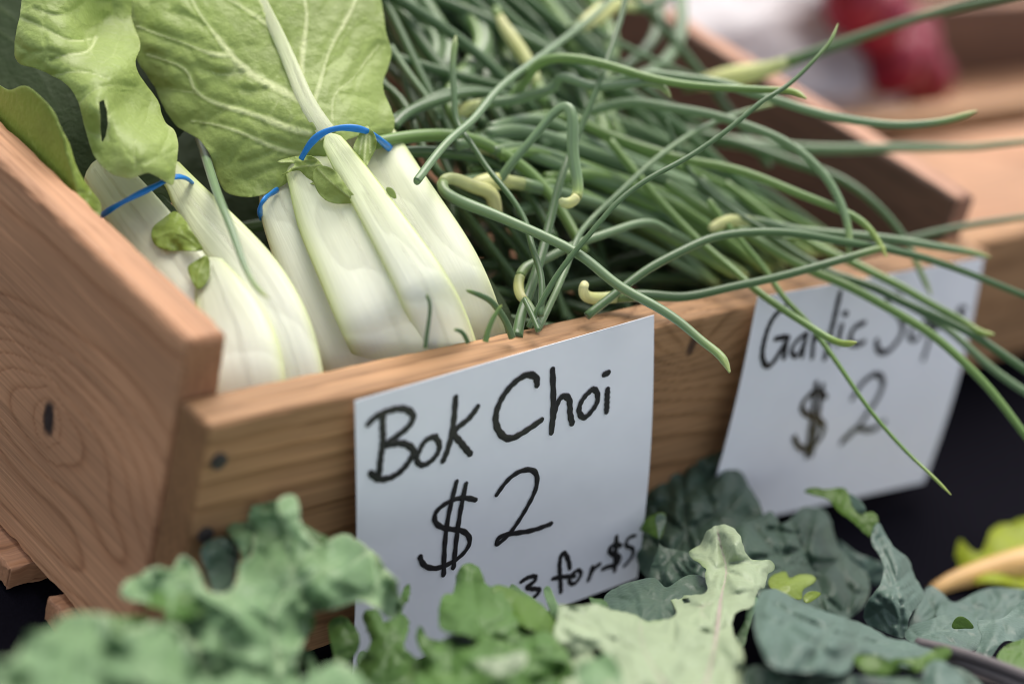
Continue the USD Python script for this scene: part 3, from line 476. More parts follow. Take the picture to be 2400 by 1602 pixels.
# ------------------------------------------------------------------ garlic scapes
GROUP = 'garlic scapes heaped in the crate'
def scape(pts, w, label=None, bud=None, tip=True, m=0, flat=0.92, group=None, name='garlic_scape', tone0=0.0, sides=12):
    """pts (u, v, depth); w = widths in pixels at the start and end (or a list); bud = (from, to, swelling) along its length"""
    n = max(24, 6 * len(pts)); pts = np.array(pts, float)
    q = spline(pts, n); C = P(q[:, 0], q[:, 1], q[:, 2]); s = np.r_[0, np.cumsum(np.linalg.norm(np.diff(C, axis=0), axis=1))]; L = s[-1]; s /= L
    w = np.asarray(w, float); R = np.interp(s, np.linspace(0, 1, len(w)), w) * 0.5 * np.median(q[:, 2]) / F
    tn = tone0 + 0 * s
    if tip: R = R * np.clip((1 - s) / 0.03, 0.12, 1) ** 0.6; tn = np.clip((s - 0.86) / 0.14, 0, 1) * 0.7 + tone0
    prof = lambda th, ss: 1 + 0.06 * np.cos(3 * th[None] + 1.0) + 0.035 * np.cos(7 * th[None])
    rs = np.random.default_rng(int(abs(pts[0, 0] * 31 + pts[0, 1] * 7)) + 1); ph = rs.random() * 9
    def piece(nm, sel, mm, parent, prf, tones):
        mesh, a, t = tube(C[sel], R[sel], sides, flat=flat, profile=prf)
        ss = np.interp(a, np.linspace(0, 1, len(sel)), s[sel]); tt = np.interp(a, np.linspace(0, 1, len(sel)), tones)
        tt = tt + 0.12 * (fbm(np.stack([ss * L * 60, 0 * ss, 0 * ss + ph], 1), 2, 1) - 0.5)
        return obj(nm, mesh, mm, parent, tone=np.stack([np.clip(tt, 0, 1)] * 3, 1), rest=np.stack([ss * L * 9 + ph, t, 0 * t + ph], 1))
    if bud is None:
        o = piece(name, np.arange(n), SC[m], None, prof, tn); return tag(o, label, 'garlic scape', group)
    o = thing(name, label, 'garlic scape', group); a, b, k = bud
    h = np.clip((s - a) / (b - a), 0, 1); R *= 1 + (k - 1) * np.sin(np.pi * h ** 0.7) ** 1.5 * ((s > a) & (s < b))
    ia, ib = np.searchsorted(s, a), np.searchsorted(s, b)
    if ia > 2: piece('stem', np.arange(0, ia + 1), SC[m], o, prof, tn[:ia + 1] + 0.5 * np.clip((s[:ia + 1] - a + 0.08) / 0.08, 0, 1))
    piece('bud', np.arange(max(ia, 0), ib + 1), BUD, o, None, 0.75 - 0.6 * np.linspace(0, 1, ib + 1 - max(ia, 0)))
    if n - ib > 2: piece('tail', np.arange(ib, n), SC[m], o, prof, np.maximum(tn[ib:], 0.5 * np.clip(1 - (s[ib:] - b) / 0.06, 0, 1)))
    return o
def H(pts, lift=0.0): return [(u, v, heap(u, v) + lift) for u, v in pts]
def D(pts, d0, d1):
    k = np.linspace(0, 1, len(pts)); return [(u, v, d0 + (d1 - d0) * t) for (u, v), t in zip(pts, k)]

scape(D([(1140, 500), (1161, 443), (1190, 395), (1226, 351), (1277, 290), (1310, 256), (1329, 251), (1341, 272), (1343, 341), (1350, 400), (1355, 440), (1348, 466), (1326, 476), (1310, 462)], .852, .828), [22, 26, 24, 27, 28, 27, 24], 'stiff scape standing in a sharp upside down V fold', bud=(.9, .985, 1.15), m=0, flat=.8)
scape(D([(1165, 520), (1160, 480), (1148, 452), (1110, 437), (1066, 420), (1042, 422), (1037, 440), (1056, 460), (1090, 477), (1150, 500), (1209, 525), (1311, 571), (1379, 612), (1447, 667), (1532, 715), (1600, 760), (1651, 803), (1692, 838), (1710, 872)], .85, .785), [30, 30, 28, 30, 25, 24, 24, 24, 22, 20, 20], 'long pale scape hooked at its bud, drooping over the front board', bud=(.01, .2, 1.2), m=0)
scape(D([(1068, 84), (1061, 153), (1064, 221), (1073, 290), (1100, 330), (1141, 392), (1185, 446), (1233, 525), (1246, 575), (1264, 630), (1270, 680), (1266, 740)][::-1], .80, .86), [17, 16, 15, 14, 16, 17], 'thin upright scape with a brownish tip rising beside the bok choi', m=1)
scape(D([(1212, 790), (1218, 750), (1240, 684), (1267, 602), (1288, 520), (1314, 419), (1346, 334), (1400, 204), (1430, 119), (1452, 50), (1472, -30)], .795, .90), [27, 25, 22, 19, 16, 15, 17], 'straight scape leaning steeply up from the front board out of the picture', m=1, tip=False)
scape(D([(1262, 770), (1256, 745), (1240, 715), (1220, 690), (1216, 660), (1230, 630), (1262, 614), (1297, 598), (1345, 575), (1400, 555), (1447, 539), (1487, 526), (1535, 524), (1570, 545)], .80, .865), [14, 20, 26, 24, 22, 22, 20, 16], 'curled scape with a pale yellow bud just behind the front board', bud=(.15, .27, 1.15), m=0, tip=False)
scape(D([(1262, 770), (1300, 690), (1331, 616), (1352, 560), (1376, 525), (1447, 456), (1520, 388), (1600, 327), (1668, 290), (1753, 259), (1830, 240)], .805, .92), [16, 15, 13, 13, 13, 14, 8], 'slender pale scape crossing the heap towards the right board', m=0)
scape(D([(1240, 768), (1310, 640), (1390, 540), (1440, 482), (1481, 446), (1540, 408), (1600, 376), (1661, 337), (1729, 286), (1791, 235), (1845, 201), (1907, 143), (1947, 95), (1964, 56)], .80, .84), [15, 14, 13, 14, 13, 13, 11, 9], 'wiry scape whose thin tip points up against the blurred white background', m=1)
scape(D([(1180, 250), (1230, 190), (1262, 150), (1311, 136), (1413, 150), (1515, 180), (1600, 197), (1702, 206), (1821, 211), (1862, 216), (1890, 231)], .885, .842), [22, 24, 22, 20, 18, 17, 14], 'upper arching scape with a bright green curled tip', m=2)
scape(D([(1400, 205), (1440, 190), (1515, 174), (1600, 182), (1685, 194), (1770, 220), (1821, 235), (1907, 262), (2009, 283), (2080, 291), (2145, 291), (2230, 279), (2290, 260)], .90, .88), [18, 22, 22, 21, 20, 18, 13], 'long dusty scape sweeping right over the right side board', m=0)
scape(D([(1015, 312), (1040, 288), (1090, 258), (1124, 245), (1209, 233), (1260, 218), (1296, 205), (1310, 186), (1320, 182), (1379, 200), (1430, 202), (1481, 197), (1549, 203), (1572, 228)], .89, .862), [20, 30, 26, 25, 24, 22, 20, 18, 14], 'scape with a yellow bud at left, kinked back on itself above the heap', bud=(.02, .22, 1.5), m=0)
scape(D([(1380, 262), (1480, 240), (1560, 250), (1668, 269), (1753, 295), (1838, 331), (1900, 376), (1941, 422), (1968, 470), (1984, 515), (1991, 570), (1986, 614)], .90, .865), [24, 24, 22, 21, 20, 19, 14], 'arched scape bending steeply down at the right of the heap', m=0)
scape(D([(1330, 270), (1447, 324), (1540, 355), (1617, 376), (1685, 388), (1770, 412), (1872, 453), (1975, 494), (2030, 528), (2060, 568), (2078, 602)], .90, .865), [24, 24, 22, 21, 20, 18, 12], 'gently arched dark scape ending in a small hooked green tip', m=2)
scape(D([(1480, 290), (1600, 312), (1720, 332), (1838, 344), (1941, 349), (2111, 346), (2281, 344), (2340, 338), (2420, 330)], .985, .96), [34, 32, 28, 24, 18, 13], 'greyish blurred scape lying level across the right side board', m=0, tip=False)
scape(D([(1600, 205), (1668, 190), (1740, 175), (1806, 160), (1838, 149), (1941, 112), (2077, 65), (2213, 24), (2349, -4), (2440, -20)], 1.01, .97), [26, 30, 30, 26, 23, 21, 20, 20], 'dark scape with a big yellow green bud reaching to the top right corner', bud=(.04, .3, 1.7), m=1, tip=False)
scape(D([(1376, 740), (1447, 684), (1520, 630), (1600, 587), (1668, 558), (1770, 544), (1872, 548), (1975, 566), (2043, 577), (2104, 589), (2179, 608), (2281, 644), (2420, 700)], .815, .90), [20, 21, 20, 20, 19, 17, 16], 'scape rising from the front board and arching level to the right edge', m=1, tip=False)
scape(D([(1660, 540), (1675, 530), (1702, 519), (1735, 516), (1790, 522), (1838, 534), (1975, 548), (2111, 563), (2213, 580), (2281, 592), (2322, 603)], .878, .90), [16, 24, 24, 22, 21, 20, 19, 17, 10], 'scape with a pale bud lying flat just above the second sign', bud=(.01, .16, 1.4), m=0)
scape(D([(1378, 655), (1368, 672), (1370, 690), (1392, 699), (1430, 697), (1515, 692), (1600, 695), (1702, 675), (1804, 653), (1907, 626), (1975, 607), (2026, 592), (2075, 578)], .815, .868), [20, 28, 28, 22, 20, 20, 20, 20, 18], 'dark green scape with a round pale bud resting along the front board edge', bud=(.02, .17, 1.1), m=1)
scape(D([(1430, 330), (1520, 440), (1634, 560), (1712, 627), (1770, 677), (1838, 726), (1907, 770), (1958, 799), (1985, 805), (2007, 802)], .89, .828), [22, 20, 19, 18, 17, 16], 'scape hanging over the front board with an upturned yellow green tip', m=2)
scape(D([(1560, 280), (1610, 392), (1668, 453), (1736, 504), (1798, 540), (1850, 561), (1877, 558)], .90, .866), [12, 12, 11, 11, 8], 'short wiry scape curling up at its tip in the heap', m=1)
scape(D([(1660, 470), (1729, 555), (1801, 643), (1838, 697), (1890, 752), (1924, 796), (1968, 858), (2036, 956), (2135, 1068), (2179, 1109), (2229, 1159)], .885, .83), [17, 16, 14, 13, 10, 9, 7], 'thread thin scape tip hanging lowest in front of the second sign', m=2)
scape(D([(1560, 430), (1700, 520), (1830, 597), (1907, 636), (1975, 664), (2077, 718), (2179, 780), (2247, 837), (2315, 906), (2370, 975), (2430, 1055)], .895, .87), [24, 23, 22, 21, 20, 19, 17], 'thick scape sloping down across the second sign to the lower right edge', m=2, tip=False)
scape(D([(1640, 420), (1800, 550), (1900, 615), (1958, 643), (2043, 671), (2111, 704), (2196, 742), (2281, 784), (2349, 828), (2430, 885)], .915, .885), [22, 22, 21, 20, 19, 19], 'middle scape of the three crossing the top of the second sign', m=1, tip=False)
scape(D([(1700, 430), (1850, 540), (1940, 590), (1992, 612), (2043, 637), (2111, 671), (2196, 719), (2264, 756), (2300, 778), (2330, 783)], .925, .885), [23, 22, 21, 20, 18, 15], 'scape ending in a yellow green hook beside the second sign', m=2)
scape(D([(2100, 700), (2220, 770), (2264, 808), (2332, 868), (2430, 935)], .915, .90), [14, 17, 18, 18], 'grey green scape below the hooked tip at the right edge', m=0, tip=False)
scape(D([(1480, 270), (1600, 305), (1730, 335), (1855, 378), (1960, 415), (2043, 470), (2119, 557), (2148, 615), (2183, 692)], .985, .93), [28, 27, 26, 24, 22, 18, 15, 12], 'blurred scape bending down in front of the right side board', m=1)
scape(D([(2060, 580), (2145, 556), (2238, 534), (2323, 519), (2420, 506)], .95, .97), [18, 17, 16, 14], 'olive scape reaching right over the corner of the crate', m=1, tip=False)
scape([(455, 295, .865), (467, 324, .85), (494, 409, .80), (518, 477, .765), (541, 534, .75), (559, 585, .74), (579, 636, .731), (604, 676, .724), (631, 700, .718)], [16, 20, 24, 24, 22, 20, 17, 10], 'lone scape hanging between the two bok choi bunches', m=0)
scape(D([(997, 815), (1002, 775), (1008, 725), (1006, 705), (999, 690)], .748, .745), [11, 10, 9, 8], 'thin brown scape tip in front of the bok choi base', m=1, tone0=-.1)
scape(D([(1138, 800), (1144, 775), (1158, 742), (1176, 714)], .768, .766), [15, 13, 11, 6], 'short pointed scape tip between bok choi and heap', m=2)
scape(D([(1200, 790), (1186, 755), (1168, 726), (1150, 705), (1127, 692), (1092, 679)], .785, .765), [18, 17, 16, 15, 13, 8], 'arched scape tip lying against the right bok choi stalk', m=1)
scape(D([(1096, 802), (1090, 788), (1080, 776), (1064, 772)], .758, .752), [12, 12, 11, 7], 'tiny curled scape tip poking over the front board', m=1)
scape(D([(1262, 775), (1245, 735), (1228, 700)], .79, .80), [14, 13, 12], 'stubby scape between two upright stems at the front', m=1, tip=False)

bg_label = 'blurred green scape buried in the back of the heap'
mid_label = 'green scape among the parallel stems filling the heap'
rng = np.random.default_rng(11)
traced = [([(880, 335), (919, 327), (1004, 317), (1107, 327), (1192, 368), (1260, 422), (1320, 500), (1370, 590)], 30, .0, 2), ([(900, 380), (936, 361), (1038, 358), (1124, 371), (1190, 405), (1250, 470), (1300, 560)], 28, .012, 1),
          ([(920, 300), (950, 270), (1021, 238), (1107, 218), (1190, 225)], 27, .01, 1), ([(905, 290), (960, 262), (1030, 225), (1100, 210), (1161, 218)], 26, .02, 1),
          ([(977, 425), (1059, 324), (1107, 283), (1161, 218), (1226, 163), (1277, 126), (1345, 75), (1396, 34), (1450, -20)], 19, -.03, 0), ([(915, 110), (960, 177), (1004, 235), (1030, 280)], 18, .02, 0),
          ([(1310, -20), (1362, 37), (1413, 78), (1481, 116), (1600, 170), (1700, 215)], 14, .0, 0), ([(1590, -30), (1597, 60), (1580, 115), (1540, 160), (1480, 185)], 32, .03, 0), ([(1540, -30), (1545, 50), (1520, 110), (1460, 160)], 28, .045, 1),
          ([(1150, 300), (1230, 280), (1300, 290), (1365, 324), (1470, 380), (1600, 443), (1720, 520), (1830, 600)], 26, .0, 0), ([(1200, 330), (1300, 350), (1400, 400), (1500, 470), (1600, 540), (1700, 620)], 26, .01, 1)]
for pts, w, l, m in traced: scape(H(pts, l), [w, w, w * .8], mid_label, m=m, group=GROUP, tip=False)
scape(H([(1160, 20), (1185, 68), (1226, 129), (1253, 182), (1275, 240)], .01), [22, 26, 30, 24], 'scape with a bright yellow bud in the back middle of the heap', bud=(.1, .8, 1.3), m=2, tip=False)
scape(H([(1340, 70), (1379, 51), (1447, 12), (1498, 18), (1566, -5), (1620, -30)], .0), [22, 30, 26, 22, 20], 'scape with a fat yellow bud near the top edge', bud=(.05, .5, 1.6), m=1, tip=False)
for k in range(38):                      # stems hanging down at the back
    u = 890 + 560 * rng.random(); c = rng.normal(10, 75); w = rng.uniform(26, 44)
    pts = [(u - 90 - c * .5 - rng.random() * 60, -60), (u - 30, 20 + rng.random() * 40), (u + c * .2 + 10, 110), (u + c + 20, 190 + rng.random() * 50), (u + c + 60, 290 + rng.random() * 60)]
    scape(H(pts, rng.uniform(.015, .075)), [w, w, w * .85], bg_label, m=int(rng.choice([0, 1, 1, 1, 2])), group=GROUP, tip=False, sides=9)
for k in range(44):                      # the bundle of parallel stems that runs down to the right
    a = rng.random(); k_ = rng.random(); u0, v0 = 1120 + 300 * rng.random(), 270 + 220 * k_; u1, v1 = 1960 - 330 * k_ + 60 * rng.random(), 575 + 100 * k_
    if v1 < 560 + (1900 - u1) * .1: v1 += 40
    bow = rng.uniform(12, 55)
    pts = [(u0 - 60, v0 + 10), (u0, v0)] + [(u0 + (u1 - u0) * t, v0 + (v1 - v0) * t - bow * math.sin(math.pi * t)) for t in (.25, .5, .75)] + [(u1, v1)]
    w = rng.uniform(22, 32)
    b = (.0, .16, 1.45) if k % 12 == 0 else None
    scape(H(pts, rng.uniform(-.004, .045)), [w, w, w * .85, w * .6], mid_label if b is None else 'scape with a pale bud among the parallel stems', m=int(rng.choice([0, 0, 1, 2])), group=GROUP if b is None else 'budded scapes among the parallel stems', bud=b, sides=9)
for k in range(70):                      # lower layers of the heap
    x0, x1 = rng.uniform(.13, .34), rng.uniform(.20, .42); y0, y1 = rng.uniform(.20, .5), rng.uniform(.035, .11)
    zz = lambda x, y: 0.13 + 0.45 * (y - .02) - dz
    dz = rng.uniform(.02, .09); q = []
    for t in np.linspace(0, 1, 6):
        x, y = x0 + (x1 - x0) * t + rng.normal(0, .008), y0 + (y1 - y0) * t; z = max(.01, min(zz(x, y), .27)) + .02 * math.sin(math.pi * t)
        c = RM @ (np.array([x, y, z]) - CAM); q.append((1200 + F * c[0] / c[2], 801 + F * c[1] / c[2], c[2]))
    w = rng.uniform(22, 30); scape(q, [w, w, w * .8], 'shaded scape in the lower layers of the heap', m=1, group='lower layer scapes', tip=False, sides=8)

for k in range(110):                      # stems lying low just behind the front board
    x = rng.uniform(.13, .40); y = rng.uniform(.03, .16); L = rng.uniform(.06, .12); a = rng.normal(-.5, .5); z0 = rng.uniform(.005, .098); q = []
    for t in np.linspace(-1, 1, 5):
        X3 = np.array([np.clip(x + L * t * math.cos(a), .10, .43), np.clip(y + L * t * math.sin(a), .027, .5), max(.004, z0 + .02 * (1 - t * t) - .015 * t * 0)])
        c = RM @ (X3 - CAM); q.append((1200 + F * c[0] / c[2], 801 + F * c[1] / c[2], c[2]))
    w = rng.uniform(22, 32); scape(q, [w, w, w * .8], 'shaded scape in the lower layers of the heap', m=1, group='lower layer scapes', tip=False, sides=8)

# ------------------------------------------------------------------ kale in front of the crate
KG = None
k1 = thing('kale_bunch', 'frilly pale blue green kale in the left foreground, overlapping the front board', 'kale')
L1 = [(283, 1393), (300, 1362), (330, 1340), (370, 1330), (405, 1330), (420, 1305), (445, 1310), (470, 1345), (490, 1385), (515, 1392), (545, 1378), (560, 1330), (575, 1310), (590, 1290), (580, 1230), (590, 1190), (640, 1172), (690, 1165), (702, 1200), (712, 1245), (745, 1275), (780, 1255), (810, 1248), (840, 1260), (870, 1290), (895, 1320), (920, 1350), (935, 1385), (945, 1425), (920, 1450), (880, 1425), (845, 1410), (790, 1425), (730, 1440), (720, 1475), (700, 1530), (690, 1610), (650, 1630), (560, 1620), (500, 1600), (470, 1540), (430, 1470), (400, 1430), (340, 1408)]
ct1 = [(283, 1393, 0.665), (370, 1340, 0.670), (440, 1310, 0.680), (500, 1390, 0.665), (580, 1290, 0.695), (640, 1172, 0.710), (690, 1165, 0.705), (745, 1275, 0.700), (840, 1260, 0.715), (930, 1370, 0.710), (880, 1425, 0.700), (740, 1360, 0.678), (640, 1350, 0.680), (560, 1430, 0.658), (680, 1600, 0.655), (500, 1600, 0.655), (430, 1470, 0.665), (700, 1450, 0.678), (610, 1520, 0.650), (640, 1240, 0.715), (800, 1340, 0.682)]
v1 = [([(655, 1600), (650, 1520), (640, 1440), (668, 1380), (690, 1320)], 8, .7), ([(640, 1440), (600, 1380), (560, 1340)], 6, .5), ([(668, 1380), (630, 1330), (610, 1290)], 6, .5), ([(668, 1380), (740, 1340), (800, 1310)], 6, .5), ([(650, 1480), (560, 1420), (480, 1380)], 6, .6), ([(680, 1330), (660, 1260), (650, 1200)], 5, .5)]
leaf('leaf', k1, L1, ct1, L_KALE, v1, frill=(7, 36), ruffle=(0.020, 62, 40), bump=(0.012, 120), puff=0.002, seed=21, step=5.5, edge_tone=.3)  # edge_tone paints the lit rim of the frills into the colour
leaf('leaf', k1, [(390, 1420), (450, 1400), (520, 1410), (600, 1400), (680, 1420), (735, 1435), (728, 1480), (700, 1560), (690, 1640), (440, 1650), (440, 1560), (400, 1480)], [(390, 1420, .69), (520, 1410, .69), (735, 1435, .70), (690, 1640, .665), (440, 1640, .645), (560, 1520, .672)], L_KALEG, [([(600, 1640), (590, 1540), (560, 1420)], 8, .5)], frill=(6, 40), ruffle=(.014, 60, 34), bump=(.014, 110), seed=29, step=6.5, label='shaded green leaf underneath')
leaf('leaf', k1, [(285, 1392), (310, 1372), (360, 1362), (420, 1368), (465, 1385), (500, 1400), (470, 1440), (430, 1452), (380, 1430), (330, 1412)], [(285, 1392, .66), (360, 1362, .672), (500, 1400, .665), (430, 1452, .65), (380, 1405, .655)], L_KALEG, frill=(5, 36), ruffle=(.010, 50, 24), bump=(.008, 80), seed=30, label='darker green patch painted as the olive shaded side of the lobe')  # separate darker patch, paints the shaded side of the left lobe
leaf('leaf_lip', k1, [(655, 1168), (690, 1160), (702, 1190), (705, 1225), (722, 1255), (740, 1285), (715, 1285), (690, 1262), (660, 1220), (650, 1190)], [(655, 1168, .688), (702, 1190, .684), (740, 1285, .676), (690, 1262, .676), (670, 1210, .678)], L_KALE, frill=(3, 30), ruffle=(.004, 30, 12), seed=22, edge_tone=.3)
leaf('leaf', k1, [(470, 1290), (500, 1262), (545, 1262), (560, 1300), (548, 1350), (540, 1392), (505, 1392), (488, 1350)], [(470, 1290, .70), (545, 1262, .71), (540, 1392, .69), (505, 1390, .685), (515, 1320, .703), (500, 1300, .70)], L_DARK, ruffle=(.006, 40, 14), seed=23, label='cupped dark green leaf in the gap')
leaf('leaf', k1, [(525, 1235), (560, 1225), (600, 1222), (600, 1270), (575, 1310), (560, 1290), (545, 1258)], [(525, 1235, .715), (600, 1222, .72), (575, 1310, .705), (560, 1260, .705)], L_KALE, frill=(7, 30), ruffle=(.006, 36, 20), seed=24)
leaf('leaf', k1, [(700, 1220), (735, 1238), (770, 1258), (790, 1285), (760, 1300), (720, 1280)], [(700, 1220, .712), (790, 1285, .712), (720, 1280, .705)], L_KALEG, frill=(6, 30), seed=25)
leaf('leaf', k1, [(-30, 1560), (30, 1540), (60, 1490), (110, 1470), (160, 1445), (215, 1440), (260, 1445), (275, 1480), (330, 1470), (385, 1462), (425, 1480), (450, 1530), (480, 1580), (490, 1640), (250, 1660), (-30, 1650)], [(0, 1560, .575), (110, 1470, .60), (215, 1440, .62), (330, 1475, .615), (425, 1480, .625), (480, 1600, .60), (250, 1640, .575), (160, 1540, .585), (320, 1560, .59)], L_KALE, [([(250, 1640), (210, 1560), (200, 1480)], 9, .5), ([(330, 1640), (340, 1560), (400, 1500)], 8, .5)], frill=(11, 46), ruffle=(0.030, 64, 46), bump=(.028, 110), seed=26, step=7, edge_tone=.3)
leaf('leaf', k1, [(180, 1460), (240, 1440), (300, 1440), (345, 1455), (330, 1500), (270, 1520), (210, 1510)], [(180, 1460, .635), (300, 1440, .655), (330, 1500, .64), (210, 1510, .63)], L_KALEG, frill=(8, 40), ruffle=(.008, 50, 30), seed=27)
leaf('leaf', k1, [(440, 1560), (500, 1590), (560, 1575), (640, 1590), (700, 1600), (760, 1560), (830, 1570), (860, 1660), (420, 1660)], [(440, 1560, .60), (640, 1590, .61), (830, 1570, .635), (860, 1660, .62), (420, 1660, .59)], L_KALE, frill=(10, 50), ruffle=(.012, 60, 40), bump=(.005, 60), seed=28, step=8)
k2 = thing('kale_bunch', 'dark green kale leaf hanging down in front of the lower left of the first sign', 'kale')
leaf('leaf', k2, [(850, 1440), (880, 1430), (905, 1455), (930, 1430), (955, 1370), (962, 1395), (945, 1430), (962, 1450), (948, 1500), (965, 1535), (1010, 1560), (1040, 1610), (1000, 1650), (820, 1650), (840, 1560), (870, 1490)], [(850, 1440, .73), (955, 1370, .745), (945, 1440, .735), (1000, 1560, .715), (840, 1560, .71), (900, 1640, .70), (910, 1500, .715)], L_KALEG, [([(900, 1640), (910, 1540), (930, 1440)], 5, .3)], frill=(7, 34), ruffle=(.008, 50, 26), bump=(.003, 60), seed=31, step=6)
leaf('leaf', k2, [(770, 1460), (800, 1445), (830, 1470), (842, 1500), (825, 1545), (790, 1570), (760, 1610), (740, 1640), (780, 1540)], [(770, 1460, .745), (830, 1470, .74), (790, 1570, .73), (750, 1620, .72)], L_KALEG, frill=(5, 34), ruffle=(.005, 40, 20), seed=32)
leaf('stem', k2, [(705, 1520), (722, 1522), (742, 1560), (752, 1610), (750, 1650), (725, 1650), (725, 1590), (712, 1545)], [(705, 1520, .69), (752, 1610, .67), (725, 1650, .665)], L_KALE, seed=33)
leaf('leaf', k2, [(845, 1525), (870, 1532), (880, 1555), (860, 1575), (838, 1560)], [(845, 1525, .76), (880, 1555, .76), (838, 1560, .755)], L_KALE, frill=(3, 20), ruffle=(.004, 25, 14), seed=34, step=4)
k3 = thing('kale_bunch', 'mid green kale with rounded lobes in the centre foreground under the first sign', 'kale')
L3 = [(1060, 1390), (1070, 1345), (1085, 1325), (1105, 1320), (1125, 1335), (1135, 1365), (1150, 1375), (1172, 1372), (1200, 1385), (1260, 1410), (1290, 1440), (1305, 1500), (1260, 1530), (1200, 1540), (1150, 1530), (1100, 1490), (1060, 1480), (1030, 1470), (1030, 1420), (1045, 1390)]
leaf('leaf', k3, L3, [(1060, 1390, .735), (1105, 1320, .755), (1150, 1375, .74), (1260, 1410, .735), (1305, 1500, .715), (1150, 1530, .695), (1030, 1470, .705), (1120, 1440, .712), (1200, 1460, .708), (1040, 1420, .72), (1080, 1470, .69)], L_KALEG, [([(1170, 1530), (1130, 1470), (1112, 1400), (1105, 1335)], 4.5, -.5 + .9), ([(1130, 1470), (1080, 1430), (1040, 1420)], 4, .35), ([(1130, 1480), (1200, 1440), (1260, 1415)], 4, .35)], frill=(5, 40), ruffle=(.012, 50, 30), bump=(.008, 80), puff=.003, seed=41, step=5.5, edge_tone=.15)
leaf('leaf', k3, [(1155, 1380), (1172, 1370), (1230, 1395), (1265, 1412), (1300, 1450), (1330, 1500), (1340, 1560), (1310, 1600), (1290, 1520), (1240, 1470), (1180, 1440), (1160, 1410)], [(1155, 1380, .728), (1265, 1412, .725), (1330, 1500, .71), (1310, 1600, .69), (1240, 1470, .70), (1180, 1430, .715)], L_MOSS, frill=(4, 40), ruffle=(.005, 50, 20), seed=42, edge_tone=-.2, label='bright olive green back of a leaf')
leaf('leaf', k3, [(1000, 1530), (1040, 1500), (1090, 1480), (1150, 1490), (1210, 1500), (1290, 1480), (1330, 1530), (1350, 1600), (1340, 1660), (1000, 1660), (980, 1590), (985, 1550)], [(1000, 1530, .685), (1090, 1480, .70), (1210, 1510, .69), (1320, 1530, .69), (1340, 1640, .665), (1000, 1640, .655), (1150, 1570, .665), (1100, 1530, .672)], L_KALEG, [([(1150, 1650), (1150, 1570), (1120, 1500)], 6, .4)], frill=(9, 36), ruffle=(.02, 46, 34), bump=(.024, 90), seed=43, step=6.5, edge_tone=.1)
leaf('leaf_lip', k3, [(1120, 1545), (1170, 1540), (1215, 1525), (1235, 1535), (1215, 1570), (1170, 1580), (1130, 1570)], [(1120, 1545, .655), (1235, 1530, .66), (1170, 1580, .648), (1170, 1545, .652)], L_PALE, frill=(2, 30), ruffle=(.004, 40, 14), seed=44)
leaf('leaf', k3, [(975, 1490), (985, 1465), (1000, 1490), (1030, 1500), (1050, 1530), (1030, 1560), (1000, 1540)], [(975, 1490, .715), (1030, 1500, .715), (1030, 1560, .70), (1000, 1540, .705)], L_KALEG, frill=(3, 26), ruffle=(.003, 30, 14), seed=45)
leaf('leaf', k3, [(1195, 1372), (1200, 1368), (1225, 1385), (1250, 1402), (1262, 1420), (1230, 1425), (1200, 1400)], [(1195, 1372, .765), (1262, 1420, .755), (1200, 1400, .76)], L_KALE, frill=(2, 26), seed=46, step=4, label='small pale leaf tip under the digit 3')
leaf('leaf', k3, [(1275, 1378), (1285, 1372), (1300, 1400), (1312, 1430), (1300, 1450), (1285, 1420)], [(1275, 1378, .765), (1312, 1430, .75), (1285, 1420, .755)], L_KALE, seed=47, step=4)
k4 = thing('kale_bunch', 'palest kale leaf with a pinkish midrib standing up between the two signs', 'kale')
L5 = [(1615, 1292), (1640, 1272), (1652, 1248), (1672, 1230), (1695, 1229), (1718, 1238), (1735, 1262), (1745, 1285), (1760, 1308), (1785, 1310), (1810, 1310), (1818, 1332), (1800, 1345), (1790, 1375), (1775, 1385), (1768, 1420), (1730, 1430), (1720, 1480), (1735, 1505), (1748, 1560), (1755, 1660), (1330, 1660), (1320, 1560), (1300, 1500), (1305, 1440), (1312, 1415), (1350, 1420), (1390, 1412), (1415, 1418), (1450, 1428), (1490, 1438), (1515, 1455), (1540, 1452), (1585, 1436), (1572, 1400), (1578, 1388), (1590, 1393), (1625, 1393), (1658, 1383), (1652, 1350), (1656, 1335), (1635, 1318), (1618, 1306)]
leaf('leaf', k4, L5, [(1615, 1292, .808), (1695, 1229, .815), (1745, 1285, .802), (1818, 1330, .80), (1770, 1420, .77), (1658, 1383, .775), (1580, 1395, .768), (1515, 1455, .735), (1400, 1415, .735), (1310, 1420, .72), (1310, 1560, .68), (1500, 1500, .70), (1600, 1560, .675), (1740, 1560, .70), (1690, 1330, .785), (1690, 1460, .735), (1450, 1640, .65), (1740, 1650, .68), (1340, 1640, .66), (1600, 1470, .725)], L_PALE,
     [([(1640, 1660), (1680, 1480), (1692, 1390), (1702, 1335), (1690, 1280), (1682, 1240)], 6.5, .9), ([(1705, 1340), (1760, 1365), (1785, 1390)], 3.5, .5), ([(1600, 1660), (1550, 1590), (1510, 1520), (1500, 1450)], 6, .9), ([(1520, 1540), (1440, 1500), (1330, 1450)], 5, .5), ([(1690, 1400), (1640, 1420), (1590, 1410)], 3.5, .3), ([(1580, 1500), (1580, 1450)], 3, .35)], frill=(5, 40), ruffle=(.012, 70, 34), bump=(.034, 110), puff=.003, seed=51, cells=(70, .006, .2), step=5.5, edge_tone=-.2, holes=[[(1386, 1522), (1402, 1519), (1418, 1532), (1412, 1546), (1396, 1540)], [(1600, 1404), (1612, 1402), (1616, 1409), (1604, 1411)]])
leaf('leaf', k4, [(1390, 1545), (1420, 1530), (1450, 1560), (1460, 1610), (1440, 1640), (1380, 1620), (1350, 1580), (1360, 1550)], [(1390, 1545, .665), (1450, 1560, .655), (1440, 1640, .64), (1360, 1560, .65)], L_KALE, ruffle=(.006, 50, 24), seed=52, holes=[])
